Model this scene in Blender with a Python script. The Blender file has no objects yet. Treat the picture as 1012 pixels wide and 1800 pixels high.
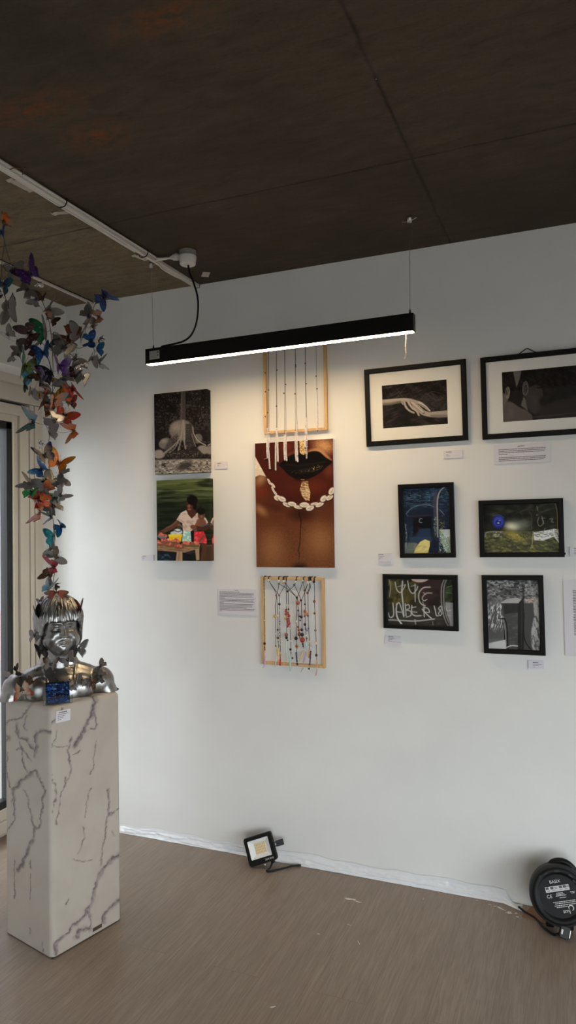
import bpy, math, random
import numpy as np
from mathutils import Vector, Matrix, Euler
C = bpy.context.scene.collection
PI = math.pi
rng = random.Random(7)

# ------------------------------------------------------------------ helpers
def lin(c):
    return tuple((x/12.92 if x <= .04045 else ((x+.055)/1.055)**2.4) for x in c)
def hexc(h):
    return tuple(int(h[i:i+2], 16)/255 for i in (0, 2, 4))
def rgb(r, g, b):
    return lin((r/255, g/255, b/255))

class MB:
    """collects verts and faces of ONE mesh object"""
    def __init__(s):
        s.v = []; s.f = []; s.m = []
    def add(s, vs, fs, mi=0):
        o = len(s.v)
        s.v += [tuple(map(float, v)) for v in vs]
        s.f += [tuple(i+o for i in f) for f in fs]
        s.m += [mi]*len(fs)
    def box(s, x0, x1, y0, y1, z0, z1, mi=0, M=None):
        vs = [(x, y, z) for x in (x0, x1) for y in (y0, y1) for z in (z0, z1)]
        if M is not None: vs = [M @ Vector(v) for v in vs]
        s.add(vs, [(0,1,3,2), (4,6,7,5), (0,4,5,1), (2,3,7,6), (0,2,6,4), (1,5,7,3)], mi)
    def tube(s, pts, r, n=8, mi=0, cap=True):
        pts = [Vector(p) for p in pts]; k = len(pts)
        rs = r if isinstance(r, (list, tuple)) else [r]*k
        vs = []; prev = None
        for i, p in enumerate(pts):
            t = (pts[min(i+1, k-1)]-pts[max(i-1, 0)]).normalized()
            if prev is None:
                a = Vector((0, 0, 1)) if abs(t.z) < .9 else Vector((1, 0, 0))
                u = t.cross(a).normalized()
            else:
                u = (prev-t*prev.dot(t)).normalized()
            prev = u; w = t.cross(u)
            vs += [p+(u*math.cos(2*PI*j/n)+w*math.sin(2*PI*j/n))*rs[i] for j in range(n)]
        fs = [(i*n+j, i*n+(j+1) % n, (i+1)*n+(j+1) % n, (i+1)*n+j) for i in range(k-1) for j in range(n)]
        if cap: fs += [tuple(range(n))[::-1], tuple((k-1)*n+j for j in range(n))]
        s.add(vs, fs, mi)
    def lathe(s, prof, n=24, M=None, mi=0):
        vs = []
        for (r, z) in prof:
            for j in range(n):
                a = 2*PI*j/n; v = Vector((r*math.cos(a), r*math.sin(a), z)); vs.append(M @ v if M is not None else v)
        k = len(prof)
        fs = [(i*n+j, i*n+(j+1) % n, (i+1)*n+(j+1) % n, (i+1)*n+j) for i in range(k-1) for j in range(n)]
        fs += [tuple(range(n))[::-1], tuple((k-1)*n+j for j in range(n))]
        s.add(vs, fs, mi)
    def ball(s, c, r, sx=1, sy=1, sz=1, n=10, mi=0):
        c = Vector(c); vs = [c+Vector((0, 0, -r*sz))]; m = max(4, n//2)
        for i in range(1, m):
            a = -PI/2+PI*i/m
            for j in range(n):
                b = 2*PI*j/n
                vs.append(c+Vector((r*sx*math.cos(a)*math.cos(b), r*sy*math.cos(a)*math.sin(b), r*sz*math.sin(a))))
        vs.append(c+Vector((0, 0, r*sz))); L = len(vs)-1
        fs = [(0, 1+(j+1) % n, 1+j) for j in range(n)]
        for i in range(m-2):
            fs += [(1+i*n+j, 1+i*n+(j+1) % n, 1+(i+1)*n+(j+1) % n, 1+(i+1)*n+j) for j in range(n)]
        fs += [(L, 1+(m-2)*n+j, 1+(m-2)*n+(j+1) % n) for j in range(n)]
        s.add(vs, fs, mi)
    def prism(s, outline, z0, z1, M=None, mi=0):
        n = len(outline)
        vs = [Vector((x, y, z0)) for x, y in outline]+[Vector((x, y, z1)) for x, y in outline]
        if M is not None: vs = [M @ v for v in vs]
        fs = [tuple(range(n))[::-1], tuple(range(n, 2*n))]+[(i, (i+1) % n, n+(i+1) % n, n+i) for i in range(n)]
        s.add(vs, fs, mi)
    def build(s, name, mats, parent=None, smooth=False, bevel=0):
        me = bpy.data.meshes.new(name); me.from_pydata(s.v, [], s.f)
        for m in (mats if isinstance(mats, (list, tuple)) else [mats]): me.materials.append(m)
        me.polygons.foreach_set('material_index', s.m)
        if smooth: me.polygons.foreach_set('use_smooth', [True]*len(s.f))
        me.update()
        o = bpy.data.objects.new(name, me); C.objects.link(o)
        if parent is not None: o.parent = parent
        if bevel:
            b = o.modifiers.new('bevel', 'BEVEL'); b.width = bevel; b.segments = 3; b.limit_method = 'ANGLE'
        return o

def thing(name, label, cat, loc=(0, 0, 0), rot=(0, 0, 0), group=None):
    o = bpy.data.objects.new(name, None); C.objects.link(o)
    o.empty_display_size = .05; o.location = loc; o.rotation_euler = rot
    o['label'] = label; o['category'] = cat
    if group: o['group'] = group
    return o
def tag(o, label, cat, group=None):
    o['label'] = label; o['category'] = cat
    if group: o['group'] = group
    return o
def struct(o):
    o['kind'] = 'structure'; return o

def mat(name, col, rough=.5, metal=0, spec=.5, **kw):
    m = bpy.data.materials.new(name); m.use_nodes = True
    b = m.node_tree.nodes['Principled BSDF']
    b.inputs['Base Color'].default_value = (*col, 1); b.inputs['Roughness'].default_value = rough
    b.inputs['Metallic'].default_value = metal; b.inputs['Specular IOR Level'].default_value = spec
    for k, v in kw.items(): b.inputs[k].default_value = v
    return m
class N:
    """tiny node-graph writer"""
    def __init__(s, m): s.m = m; s.t = m.node_tree; s.b = s.t.nodes['Principled BSDF']
    def node(s, typ, **kw):
        n = s.t.nodes.new(typ)
        for k, v in kw.items():
            if k.startswith('i_'): n.inputs[k[2:].replace('_', ' ')].default_value = v
            else: setattr(n, k, v)
        return n
    def link(s, a, b): s.t.links.new(a, b)
    def math(s, op, a, b=None, clamp=False):
        n = s.t.nodes.new('ShaderNodeMath'); n.operation = op; n.use_clamp = clamp
        for i, x in enumerate((a, b)):
            if x is None: continue
            if isinstance(x, (int, float)): n.inputs[i].default_value = x
            else: s.link(x, n.inputs[i])
        return n.outputs[0]
    def mix(s, f, a, b, blend='MIX'):
        n = s.t.nodes.new('ShaderNodeMix'); n.data_type = 'RGBA'; n.blend_type = blend
        for i, x in ((0, f), (6, a), (7, b)):
            if isinstance(x, (int, float)): n.inputs[i].default_value = x
            elif isinstance(x, tuple): n.inputs[i].default_value = (*x, 1)
            else: s.link(x, n.inputs[i])
        return n.outputs[2]
    def coords(s, scale=(1, 1, 1), out='Object'):
        tc = s.node('ShaderNodeTexCoord'); mp = s.node('ShaderNodeMapping')
        s.link(tc.outputs[out], mp.inputs[0]); mp.inputs['Scale'].default_value = scale
        return mp.outputs[0]
    def noise(s, vec, scale, detail=4, rough=.55, dist=0):
        n = s.node('ShaderNodeTexNoise'); s.link(vec, n.inputs['Vector'])
        n.inputs['Scale'].default_value = scale; n.inputs['Detail'].default_value = detail
        n.inputs['Roughness'].default_value = rough; n.inputs['Distortion'].default_value = dist
        return n.outputs['Fac']
    def ramp(s, f, stops):
        n = s.node('ShaderNodeValToRGB'); s.link(f, n.inputs[0]); e = n.color_ramp.elements
        while len(e) < len(stops): e.new(.5)
        for q, (p, c) in zip(e, stops): q.position = p; q.color = (*c, 1) if isinstance(c, tuple) else (c, c, c, 1)
        return n.outputs[0]
    def bump(s, h, strength=.2, dist=.01):
        n = s.node('ShaderNodeBump'); n.inputs['Strength'].default_value = strength; n.inputs['Distance'].default_value = dist
        s.link(h, n.inputs['Height']); s.link(n.outputs[0], s.b.inputs['Normal'])

# ------------------------------------------------------------------ the painter of printed pictures
def hom(quad):
    """maps the four traced corners (TL, TR, BR, BL) of a print to the unit square; returns the inverse map unit -> traced"""
    A = []; B = []
    for (u, v), (x, y) in zip(((0, 0), (1, 0), (1, 1), (0, 1)), quad):
        A.append([u, v, 1, 0, 0, 0, -u*x, -v*x]); B.append(x)
        A.append([0, 0, 0, u, v, 1, -u*y, -v*y]); B.append(y)
    h = np.append(np.linalg.solve(np.array(A, float), np.array(B, float)), 1).reshape(3, 3)
    return h
def hmap(h, u, v):
    w = h[2, 0]*u+h[2, 1]*v+h[2, 2]
    return (h[0, 0]*u+h[0, 1]*v+h[0, 2])/w, (h[1, 0]*u+h[1, 1]*v+h[1, 2])/w
def vnoise(x, y, seed=0):
    xi = np.floor(x).astype(np.int64); yi = np.floor(y).astype(np.int64); fx = x-xi; fy = y-yi
    def h(a, b):
        n = (a*374761393+b*668265263+seed*1442695041) & 0x7fffffff
        n = ((n ^ (n >> 13))*1274126177) & 0x7fffffff
        return ((n ^ (n >> 16)) & 0xffff)/65535.
    fx = fx*fx*(3-2*fx); fy = fy*fy*(3-2*fy)
    return (h(xi, yi)*(1-fx)+h(xi+1, yi)*fx)*(1-fy)+(h(xi, yi+1)*(1-fx)+h(xi+1, yi+1)*fx)*fy
def fbm(x, y, seed=0, o=4):
    r = 0; a = .5; t = 0
    for i in range(o):
        r = r+a*vnoise(x*2**i, y*2**i, seed+i*17); t += a; a *= .55
    return r/t
def catmull(p, k=6):
    p = [np.array(q, float) for q in p]
    if len(p) < 3: return p
    q = [2*p[0]-p[1]]+p+[2*p[-1]-p[-2]]; out = []
    for i in range(1, len(q)-2):
        for j in range(k):
            t = j/k
            out.append(.5*((2*q[i])+(-q[i-1]+q[i+1])*t+(2*q[i-1]-5*q[i]+4*q[i+1]-q[i+2])*t*t+(-q[i-1]+3*q[i]-3*q[i+1]+q[i+2])*t**3))
    return out+[p[-1]]
class Art:
    def __init__(s, quad, w, h, base, k=0):
        """w x h samples; k extra samples wrap round the edges of a canvas"""
        s.w, s.h, s.k = w, h, k
        I, J = np.meshgrid(np.arange(-k, w+k), np.arange(-k, h+k))
        m = lambda a, n: np.where(a < 0, -a, np.where(a > n-1, 2*(n-1)-a, a))
        s.X, s.Y = hmap(hom(quad), m(I, w)/(w-1), m(J, h)/(h-1))
        s.c = np.ones(s.X.shape+(3,))*np.array(base)/255.
    def mix(s, col, m):
        col = np.array(col, float)/255.
        s.c = s.c*(1-m[..., None])+col*m[..., None]
    def _sd(s, pts, closed):
        d = np.full(s.X.shape, 1e9); ins = np.zeros(s.X.shape, bool); n = len(pts); T = np.zeros(s.X.shape)
        for i in range(n if closed else n-1):
            ax, ay = pts[i]; bx, by = pts[(i+1) % n]; ex, ey = bx-ax, by-ay
            t = np.clip(((s.X-ax)*ex+(s.Y-ay)*ey)/(ex*ex+ey*ey+1e-9), 0, 1)
            dd = np.hypot(s.X-ax-t*ex, s.Y-ay-t*ey)
            T = np.where(dd < d, (i+t)/max(1, n-1), T); d = np.minimum(d, dd)
            if closed and ey != 0:
                ins ^= ((ay > s.Y) != (by > s.Y)) & (s.X < ax+(s.Y-ay)*ex/ey)
        return (np.where(ins, -d, d), T)
    def poly(s, pts, col, soft=3, op=1, smooth=False, nz=None):
        if smooth: pts = catmull(list(pts)+[pts[0]], 4)[:-1]
        d, _ = s._sd(pts, True); m = np.clip(.5-d/soft, 0, 1)*op
        if nz is not None: m = m*nz
        s.mix(col, m); return m
    def line(s, pts, w, col, soft=3, op=1, w2=None, nz=None):
        d, T = s._sd(catmull(pts), False); ww = w/2 if w2 is None else (w+(w2-w)*T)/2
        m = np.clip(.5-(d-ww)/soft, 0, 1)*op
        if nz is not None: m = m*nz
        s.mix(col, m); return m
    def ell(s, cx, cy, rx, ry, col, rot=0, soft=.15, op=1, nz=None):
        a = math.radians(rot); x = s.X-cx; y = s.Y-cy
        u = (x*math.cos(a)+y*math.sin(a))/rx; v = (-x*math.sin(a)+y*math.cos(a))/ry
        m = np.clip((1-np.hypot(u, v))/soft+.5 if soft < .9 else 1-np.hypot(u, v), 0, 1)
        if soft >= .9: m = m*m*(3-2*m)
        m = m*op
        if nz is not None: m = m*nz
        s.mix(col, m); return m
    def nz(s, sx, sy=None, seed=0, lo=.4, hi=.6, o=4, rot=0):
        sy = sy or sx; a = math.radians(rot)
        x = s.X*math.cos(a)+s.Y*math.sin(a); y = -s.X*math.sin(a)+s.Y*math.cos(a)
        return np.clip((fbm(x/sx+500, y/sy+500, seed, o)-lo)/(hi-lo), 0, 1)
    def grad(s, stops, axis='Y'):
        P = s.Y if axis == 'Y' else s.X; ps = [q[0] for q in stops]
        for k in range(3): s.c[..., k] = np.interp(P, ps, [q[1][k]/255 for q in stops])
    def mesh(s, name, W, H, front, depth, material, parent, gain=1.0):
        """a picture plane W x H facing -Y at y = -front; with k > 0 its edges fold back by depth"""
        k = s.k; nw, nh = s.w+2*k, s.h+2*k
        I, J = np.meshgrid(np.arange(-k, s.w+k), np.arange(-k, s.h+k))
        ox = np.maximum(np.maximum(-I, I-s.w+1), 0); oy = np.maximum(np.maximum(-J, J-s.h+1), 0)
        x = (np.clip(I, 0, s.w-1)/(s.w-1)-.5)*W; z = (.5-np.clip(J, 0, s.h-1)/(s.h-1))*H
        y = -front+(np.maximum(ox, oy)/k*depth if k else 0*x)
        co = np.stack([x, y, z], -1).reshape(-1, 3)
        a = np.arange((nh-1)*nw).reshape(nh-1, nw)[:, :-1]
        f = np.stack([a, a+nw, a+nw+1, a+1], -1)
        corner = ((ox > 0) & (oy > 0)); bad = corner[:-1, :-1] | corner[1:, 1:] | corner[1:, :-1] | corner[:-1, 1:]
        f = f[~bad].reshape(-1, 4)
        me = bpy.data.meshes.new(name)
        me.from_pydata(co.tolist(), [], f.tolist()); me.materials.append(material)
        c = np.clip(s.c, 0, 1).reshape(-1, 3); c = np.where(c <= .04045, c/12.92, ((c+.055)/1.055)**2.4)*gain
        at = me.color_attributes.new('print', 'FLOAT_COLOR', 'POINT')
        at.data.foreach_set('color', np.concatenate([np.clip(c, 0, .9), np.ones((len(c), 1))], 1).astype(np.float32).ravel())
        me.update()
        o = bpy.data.objects.new(name, me); C.objects.link(o)
        if parent is not None: o.parent = parent
        return o
def attr_mat(name, rough, spec=.4):
    m = mat(name, (.5, .5, .5), rough, spec=spec); n = N(m)
    a = n.node('ShaderNodeVertexColor'); a.layer_name = 'print'
    n.link(a.outputs[0], n.b.inputs['Base Color']); return m
M_print = attr_mat('glossy_photo_print', .6, .08)
M_canvas = attr_mat('canvas_print', .75, .08)
M_marble = attr_mat('marble_laminate', .38, .4)
M_ink = mat('printed_ink', rgb(84, 80, 84), .7)
M_card = mat('white_card', rgb(222, 220, 224), .6)
M_paper = mat('foam_board_paper', rgb(216, 213, 220), .6)
M_blackframe = mat('black_frame_wood', rgb(9, 8, 8), .5, spec=.2)
n = N(M_blackframe); n.bump(n.noise(n.coords((4, 40, 40)), 30), .08, .002)
M_mount = mat('white_mount_board', rgb(226, 224, 218), .8)
M_cord = mat('black_cord', rgb(20, 18, 18), .7)
M_black = mat('black_plastic', rgb(9, 9, 10), .42, spec=.3)
M_satin = mat('black_satin_metal', rgb(8, 8, 8), .45, spec=.28)
M_white = mat('white_plastic', rgb(215, 212, 205), .45)
M_greypl = mat('grey_plastic', rgb(120, 118, 114), .5)
M_steel = mat('brushed_steel', (.55, .53, .5), .35, 1)
def glass_mat(name, tint=(1, 1, 1), gloss=.06, base=.025):
    m = bpy.data.materials.new(name); m.use_nodes = True; t = m.node_tree; t.nodes.clear()
    o = t.nodes.new('ShaderNodeOutputMaterial'); mx = t.nodes.new('ShaderNodeMixShader')
    tr = t.nodes.new('ShaderNodeBsdfTransparent'); gl = t.nodes.new('ShaderNodeBsdfGlossy'); lw = t.nodes.new('ShaderNodeLayerWeight')
    tr.inputs[0].default_value = (*tint, 1); gl.inputs['Roughness'].default_value = gloss; lw.inputs[0].default_value = .5
    pw = t.nodes.new('ShaderNodeMath'); pw.operation = 'POWER'; pw.inputs[1].default_value = 5; ma = t.nodes.new('ShaderNodeMath'); ma.operation = 'MULTIPLY_ADD'
    ma.inputs[1].default_value = .9; ma.inputs[2].default_value = base      # reflection of one face of clear glass
    t.links.new(lw.outputs['Facing'], pw.inputs[0]); t.links.new(pw.outputs[0], ma.inputs[0])
    t.links.new(ma.outputs[0], mx.inputs[0]); t.links.new(tr.outputs[0], mx.inputs[1]); t.links.new(gl.outputs[0], mx.inputs[2])
    t.links.new(mx.outputs[0], o.inputs[0]); return m
M_glass = glass_mat('picture_glass', gloss=.03, base=.009)
M_pane = glass_mat('window_glass', (.93, .95, .95), .0)
# ------------------------------------------------------------------ the room
D, XL, XG, H, XR, YF = 3.023, -2.524, -2.69, 2.7535, 3.2, -3.4
M_wall = mat('white_wall_paint', rgb(226, 226, 224), .7, spec=.25)
n = N(M_wall); co = n.coords()
n.link(n.mix(n.ramp(n.noise(co, 2.2, 3), [(.35, 0.), (.7, 1.)]), rgb(229, 229, 227), rgb(222, 222, 221)), n.b.inputs['Base Color'])
n.bump(n.math('ADD', n.noise(co, 90, 2), n.math('MULTIPLY', n.noise(co, 6, 2), 2.)), .06, .004)

M_conc = mat('bare_concrete', (.08, .07, .05), .75, spec=.3)
n = N(M_conc); tc = n.node('ShaderNodeTexCoord'); co = tc.outputs['Object']
sx = n.node('ShaderNodeSeparateXYZ'); n.link(co, sx.inputs[0]); X, Y = sx.outputs[0], sx.outputs[1]
big = n.noise(n.coords((1, 1, 1)), 1.6, 5, .6); mid = n.noise(n.coords((2.2, 7, 1)), 3.2, 6, .65, .6); fine = n.noise(n.coords((14, 34, 1)), 4, 5, .7, 1.2)
dark = n.mix(n.ramp(mid, [(.3, 0.), (.72, 1.)]), rgb(62, 53, 41), rgb(88, 77, 60))
dark = n.mix(n.ramp(big, [(.38, 0.), (.66, .8)]), dark, rgb(56, 48, 37))
lite = n.mix(n.ramp(mid, [(.3, 0.), (.7, 1.)]), rgb(98, 86, 66), rgb(132, 118, 92))
lite = n.mix(n.ramp(fine, [(.3, .75), (.5, 0.)]), lite, rgb(84, 72, 52))
dark = n.mix(n.ramp(fine, [(.28, .5), (.5, 0.)]), dark, rgb(43, 36, 28))
bord = n.math('LESS_THAN', X, -1.72)
colr = n.mix(bord, dark, lite)
def band(V, c, w):     # a thin formwork seam at V = c
    return n.math('SUBTRACT', 1., n.math('DIVIDE', n.math('ABSOLUTE', n.math('SUBTRACT', V, c)), w), True)
wob = n.math('MULTIPLY', n.math('SUBTRACT', n.noise(n.coords((1, 1, 1)), 14, 3), .5), .012)
s1 = band(n.math('ADD', Y, wob), 2.266, .008); s2 = band(n.math('ADD', X, wob), -.474, .009)
seam = n.math('MULTIPLY', n.math('MAXIMUM', s1, s2), n.ramp(n.noise(n.coords((1, 1, 1)), 9, 3), [(.3, .35), (.6, 1.)]))
colr = n.mix(seam, colr, rgb(38, 31, 22))
def blot(cx, cy, rx, ry):
    a = n.math('DIVIDE', n.math('SUBTRACT', X, cx), rx); b = n.math('DIVIDE', n.math('SUBTRACT', Y, cy), ry)
    return n.math('SUBTRACT', 1., n.math('SQRT', n.math('ADD', n.math('MULTIPLY', a, a), n.math('MULTIPLY', b, b))), True)
rust = n.math('MAXIMUM', n.math('MAXIMUM', blot(-.88, 1.40, .22, .07), blot(-1.42, 1.56, .30, .10)), blot(-1.33, 1.74, .17, .12))
rust = n.math('MULTIPLY', rust, n.ramp(n.noise(n.coords((5, 9, 1)), 4, 5, .7), [(.38, 0.), (.62, 1.)]))
colr = n.mix(n.math('MULTIPLY', rust, 1.0, True), colr, rgb(116, 66, 30))
speck = n.ramp(n.noise(n.coords((1, 1, 1)), 70, 1), [(.80, 0.), (.84, 1.)])
nearseam = n.math('MAXIMUM', n.math('MAXIMUM', band(X, -.474, .06), band(Y, 2.266, .05)), band(Y, 2.98, .09))
colr = n.mix(n.math('MULTIPLY', speck, nearseam), colr, rgb(190, 180, 160))
n.link(colr, n.b.inputs['Base Color'])
n.bump(n.math('SUBTRACT', n.math('ADD', mid, fine), n.math('MULTIPLY', seam, 2.)), .25, .006)

M_floor = mat('grey_oak_planks', rgb(140, 126, 114), .42, spec=.45)
n = N(M_floor); tc = n.node('ShaderNodeTexCoord'); sp = n.node('ShaderNodeSeparateXYZ'); n.link(tc.outputs['Object'], sp.inputs[0])
cb = n.node('ShaderNodeCombineXYZ'); n.link(n.math('ADD', sp.outputs[1], .345), cb.inputs[0]); n.link(n.math('ADD', sp.outputs[0], .28), cb.inputs[1])
br = n.node('ShaderNodeTexBrick'); n.link(cb.outputs[0], br.inputs[0])
br.offset = .37; br.inputs['Scale'].default_value = 1; br.inputs['Brick Width'].default_value = 1.28; br.inputs['Row Height'].default_value = .19
br.inputs['Mortar Size'].default_value = .0011; br.inputs['Mortar Smooth'].default_value = .3; br.inputs['Bias'].default_value = 0
br.inputs['Color1'].default_value = (.42, .42, .42, 1); br.inputs['Color2'].default_value = (.58, .58, .58, 1); br.inputs['Mortar'].default_value = (.5, .5, .5, 1)
vv = n.node('ShaderNodeVectorMath', operation='ADD'); n.link(tc.outputs['Object'], vv.inputs[0])
sc = n.node('ShaderNodeVectorMath', operation='SCALE'); n.link(br.outputs[0], sc.inputs[0]); sc.inputs['Scale'].default_value = 37
n.link(sc.outputs[0], vv.inputs[1])
mp = n.node('ShaderNodeMapping'); n.link(vv.outputs[0], mp.inputs[0]); mp.inputs['Scale'].default_value = (52, 2.6, 1)
grain = n.noise(mp.outputs[0], 3, 5, .65, .5)
mp2 = n.node('ShaderNodeMapping'); n.link(vv.outputs[0], mp2.inputs[0]); mp2.inputs['Scale'].default_value = (9, 1.1, 1)
broad = n.noise(mp2.outputs[0], 1.4, 4, .6, 1.6)
c1 = n.mix(n.ramp(grain, [(.32, 0.), (.68, 1.)]), rgb(129, 113, 100), rgb(157, 142, 129))
c1 = n.mix(n.ramp(broad, [(.35, .35), (.65, 0.)]), c1, rgb(122, 106, 92))
c1 = n.mix(.25, c1, br.outputs[0], 'OVERLAY')
c1 = n.mix(n.math('MULTIPLY', br.outputs[1], .4), c1, rgb(96, 84, 74))
n.link(c1, n.b.inputs['Base Color'])
n.link(n.ramp(grain, [(.3, .36), (.7, .5)]), n.b.inputs['Roughness'])
n.bump(n.math('SUBTRACT', grain, n.math('MULTIPLY', br.outputs[1], 2.)), .08, .003)
M_drip = mat('dried_white_paint', rgb(214, 206, 196), .6)

# floor, with the dried paint splashes as faces of its mesh
b = MB(); b.box(-2.95, XR+.15, YF-.15, D+.15, -.1, 0)
def splash(x, y, rx, ry, rot, seed, k=14):
    r_ = random.Random(seed); pts = []
    for i in range(k):
        a = 2*PI*i/k; q = r_.uniform(.35, 1.1)
        u, v = rx*q*math.cos(a), ry*q*math.sin(a)
        pts.append((x+u*math.cos(rot)-v*math.sin(rot), y+u*math.sin(rot)+v*math.cos(rot)))
    b.prism(pts, .0002, .0009, mi=1)
for i, a in enumerate([(-.905, 2.812, .028, .008, .1), (-.868, 2.804, .024, .004, -.2), (-.315, 2.96, .022, .006, -.5), (-.282, 2.94, .016, .010, .3), (-.246, 2.92, .008, .006, 0),
                       (-.255, 2.945, .006, .004, 0), (-.338, 2.969, .008, .003, .2), (-.361, 2.974, .010, .003, -.1), (-.412, 2.987, .006, .003, 0), (-.782, 2.532, .020, .0022, 2.2),
                       (-.94, 2.53, .009, .0025, .2), (-.85, 2.63, .012, .002, -.3), (-.939, 2.097, .012, .004, .6), (-.62, 2.92, .004, .003, 0)]):
    splash(*a, seed=i)
floor = struct(b.build('floor', [M_floor, M_drip]))
b = MB(); b.box(-2.95, XR+.15, YF-.15, D+.15, H, H+.15); struct(b.build('ceiling', M_conc))
b = MB(); b.box(-2.95, XR+.15, D, D+.15, 0, H); struct(b.build('wall_back', M_wall))
b = MB(); b.box(XR, XR+.15, YF, -2.5, 0, H); b.box(XR, XR+.15, 1.3, D, 0, H); b.box(XR, XR+.15, -2.5, 1.3, 0, .25); b.box(XR, XR+.15, -2.5, 1.3, 1.98, H); struct(b.build('wall_right', M_wall))
# left side: a bulkhead above full-height glazing
b = MB(); b.box(-2.95, XL, YF, D, 2.352, H); b.box(-2.95, XL, YF, 1.80, 0, 2.352); struct(b.build('wall_left', M_wall))
b = MB()
b.box(-2.69, .35, YF-.15, YF, 0, H); b.box(3.15, XR, YF-.15, YF, 0, H); b.box(.35, 3.15, YF-.15, YF, 0, .25); b.box(.35, 3.15, YF-.15, YF, 1.98, H)
struct(b.build('wall_front', M_wall))
M_frame = mat('cream_window_frame', rgb(200, 192, 178), .4, spec=.4)
M_gask = mat('black_rubber_gasket', rgb(12, 12, 14), .5)
M_frame2 = mat('cream_window_edge', rgb(228, 222, 206), .35)

def glazed(name, y0, y1, last=False):
    """one sash of the left glazing between y0 and y1"""
    w = MB(); e = 2.92 if last else y1-.04; s = y0+.04
    if last:   # jamb against the back wall
        w.box(XG-.07, XG+.002, 2.928, 2.958, 0, 2.22); w.box(XG-.07, XG-.012, 2.958, 2.966, 0, 2.22); w.box(XG-.07, XG+.002, 2.966, D, 0, 2.22)
    else:
        w.box(XG-.07, XG+.002, e+.008, y1+.032, 0, 2.22)
    w.box(XG-.1, XG-.03, s-.01, e+.03, .0, .035)
    # sash stiles (stepped) and rails
    for (a, c) in ((e-.064, e), (s, s+.064)): w.box(XG-.06, XG+.002, a, c, .03, 2.205)
    for (a, c) in ((e-.114, e-.068), (s+.068, s+.114)): w.box(XG-.06, XG-.010, a, c, .03, 2.205)
    w.box(XG-.06, XG+.002, s+.064, e-.064, .03, .09); w.box(XG-.06, XG-.010, s+.114, e-.114, .09, .150)
    w.box(XG-.06, XG+.002, s+.064, e-.064, 2.150, 2.205); w.box(XG-.06, XG-.010, s+.114, e-.114, 2.110, 2.150)
    # head
    w.box(XG-.07, XG+.002, y0, y1, 2.222, 2.308); w.box(XG-.07, XG+.030, y0, y1, 2.308, 2.352)
    f = struct(w.build(name, M_frame, bevel=.002))
    g = MB(); a, c = s+.114, e-.114
    g.box(XG-.05, XG-.006, c-.037, c, .165, 2.106); g.box(XG-.05, XG-.006, a, a+.037, .165, 2.106)
    g.box(XG-.05, XG-.006, a, c, .150, .187); g.box(XG-.05, XG-.006, a, c, 2.075, 2.112)
    g.box(XG-.05, XG-.035, e+.001, e+.007, .03, 2.22); g.box(XG-.05, XG-.035, s, e, 2.206, 2.221)
    g.build('gasket', M_gask, f)
    g = MB()
    for yy in (c, a-.004): g.box(XG-.05, XG+.000, yy, yy+.007, .150, 2.112)
    g.box(XG-.05, XG-.003, a, c, .146, .150); g.build('bright_edge_bead', M_frame2, f)
    g = MB(); g.box(XG-.020, XG-.015, a+.03, c-.03, .18, 2.08); g.build('glass_pane', M_pane, f)
ys = [-3.38, -2.08, -.78, .52, 1.82, 3.02]
for i in (4,): glazed('window_%d' % (5-i), ys[i], ys[i+1], i == 4)
def casement(name, M, xs, wd_):
    w = MB()
    for x in xs:
        for a, c in ((x, x+.05), (x+wd_-.05, x+wd_)): w.box(a, c, -.09, -.02, .25, 1.98, M=M)
        w.box(x, x+wd_, -.09, -.02, .25, .31, M=M); w.box(x, x+wd_, -.09, -.02, 1.92, 1.98, M=M)
    f = struct(w.build(name, M_frame, bevel=.002)); g = MB()
    for x in xs: g.box(x+.05, x+wd_-.05, -.06, -.055, .31, 1.92, M=M)
    g.build('glass_pane', M_pane, f)
casement('window_2', Matrix.Translation((0, YF, 0)), (.35, 1.75), 1.4)
casement('window_3', Matrix.Translation((XR, 0, 0)) @ Matrix.Rotation(PI/2, 4, 'Z'), (-2.5, -1.233, .033), 1.267)

# taped plastic sheet along the foot of the wall
M_tape = mat('white_plastic_sheet', rgb(226, 228, 232), .22, spec=.6)
b = MB(); nx, nz_ = 620, 16; x0, x1 = -2.66, -.235
V = []
for i in range(nx+1):
    x = x0+(x1-x0)*i/nx; t = i/nx
    hgt = .031+.018*min(1, t*1.6)+.004*math.sin(x*9)+.003*math.sin(x*31)+.005*(float(vnoise(np.array([x*21.]), np.array([.3]), 4)[0])-.5)
    for j in range(nz_+1):
        s = j/nz_; a = np.array([x]); 
        wr = float(fbm(a*4+30, a*0+s*4.2+x*.6, 3, 4)[0])-.5; w2 = float(fbm(a*34, a*0+s*5, 9, 3)[0])-.5; w3 = 1-abs(2*float(fbm(a*6+s*1.5+7, a*0+s*8, 21, 3)[0])-1)
        out = .004+.018*(1-s)**2+(.030*wr+.012*w2+.012*(w3-.6))*math.sin(PI*min(1, s*1.1+.06))
        if t > .97: out += (t-.97)/.03*.035*(1-s); hgt *= 1-.55*((t-.97)/.03)**2
        V.append((x, D-max(.0012, out), max(.001, hgt*s+.004*w2*(s > 0)*(s < 1))))
F = [(i*(nz_+1)+j, (i+1)*(nz_+1)+j, (i+1)*(nz_+1)+j+1, i*(nz_+1)+j+1) for i in range(nx) for j in range(nz_)]
b.add(V, F); o = b.build('plastic_sheet', M_tape, smooth=True)
so = o.modifiers.new('thickness', 'SOLIDIFY'); so.thickness = .0006; so.offset = 0
tag(o, 'crinkled white plastic sheet taped along the foot of the white wall', 'plastic sheet')
b = MB(); M_brown = mat('brown_cardboard', rgb(128, 96, 72), .8)
b.prism([(-.232, 2.93), (-.13, 2.90), (-.10, 3.0), (-.2, 3.015)], .001, .004); 
tag(b.build('cardboard_scrap', M_brown), 'flat brown cardboard scrap on the floor beside the cable reel', 'cardboard')

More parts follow.
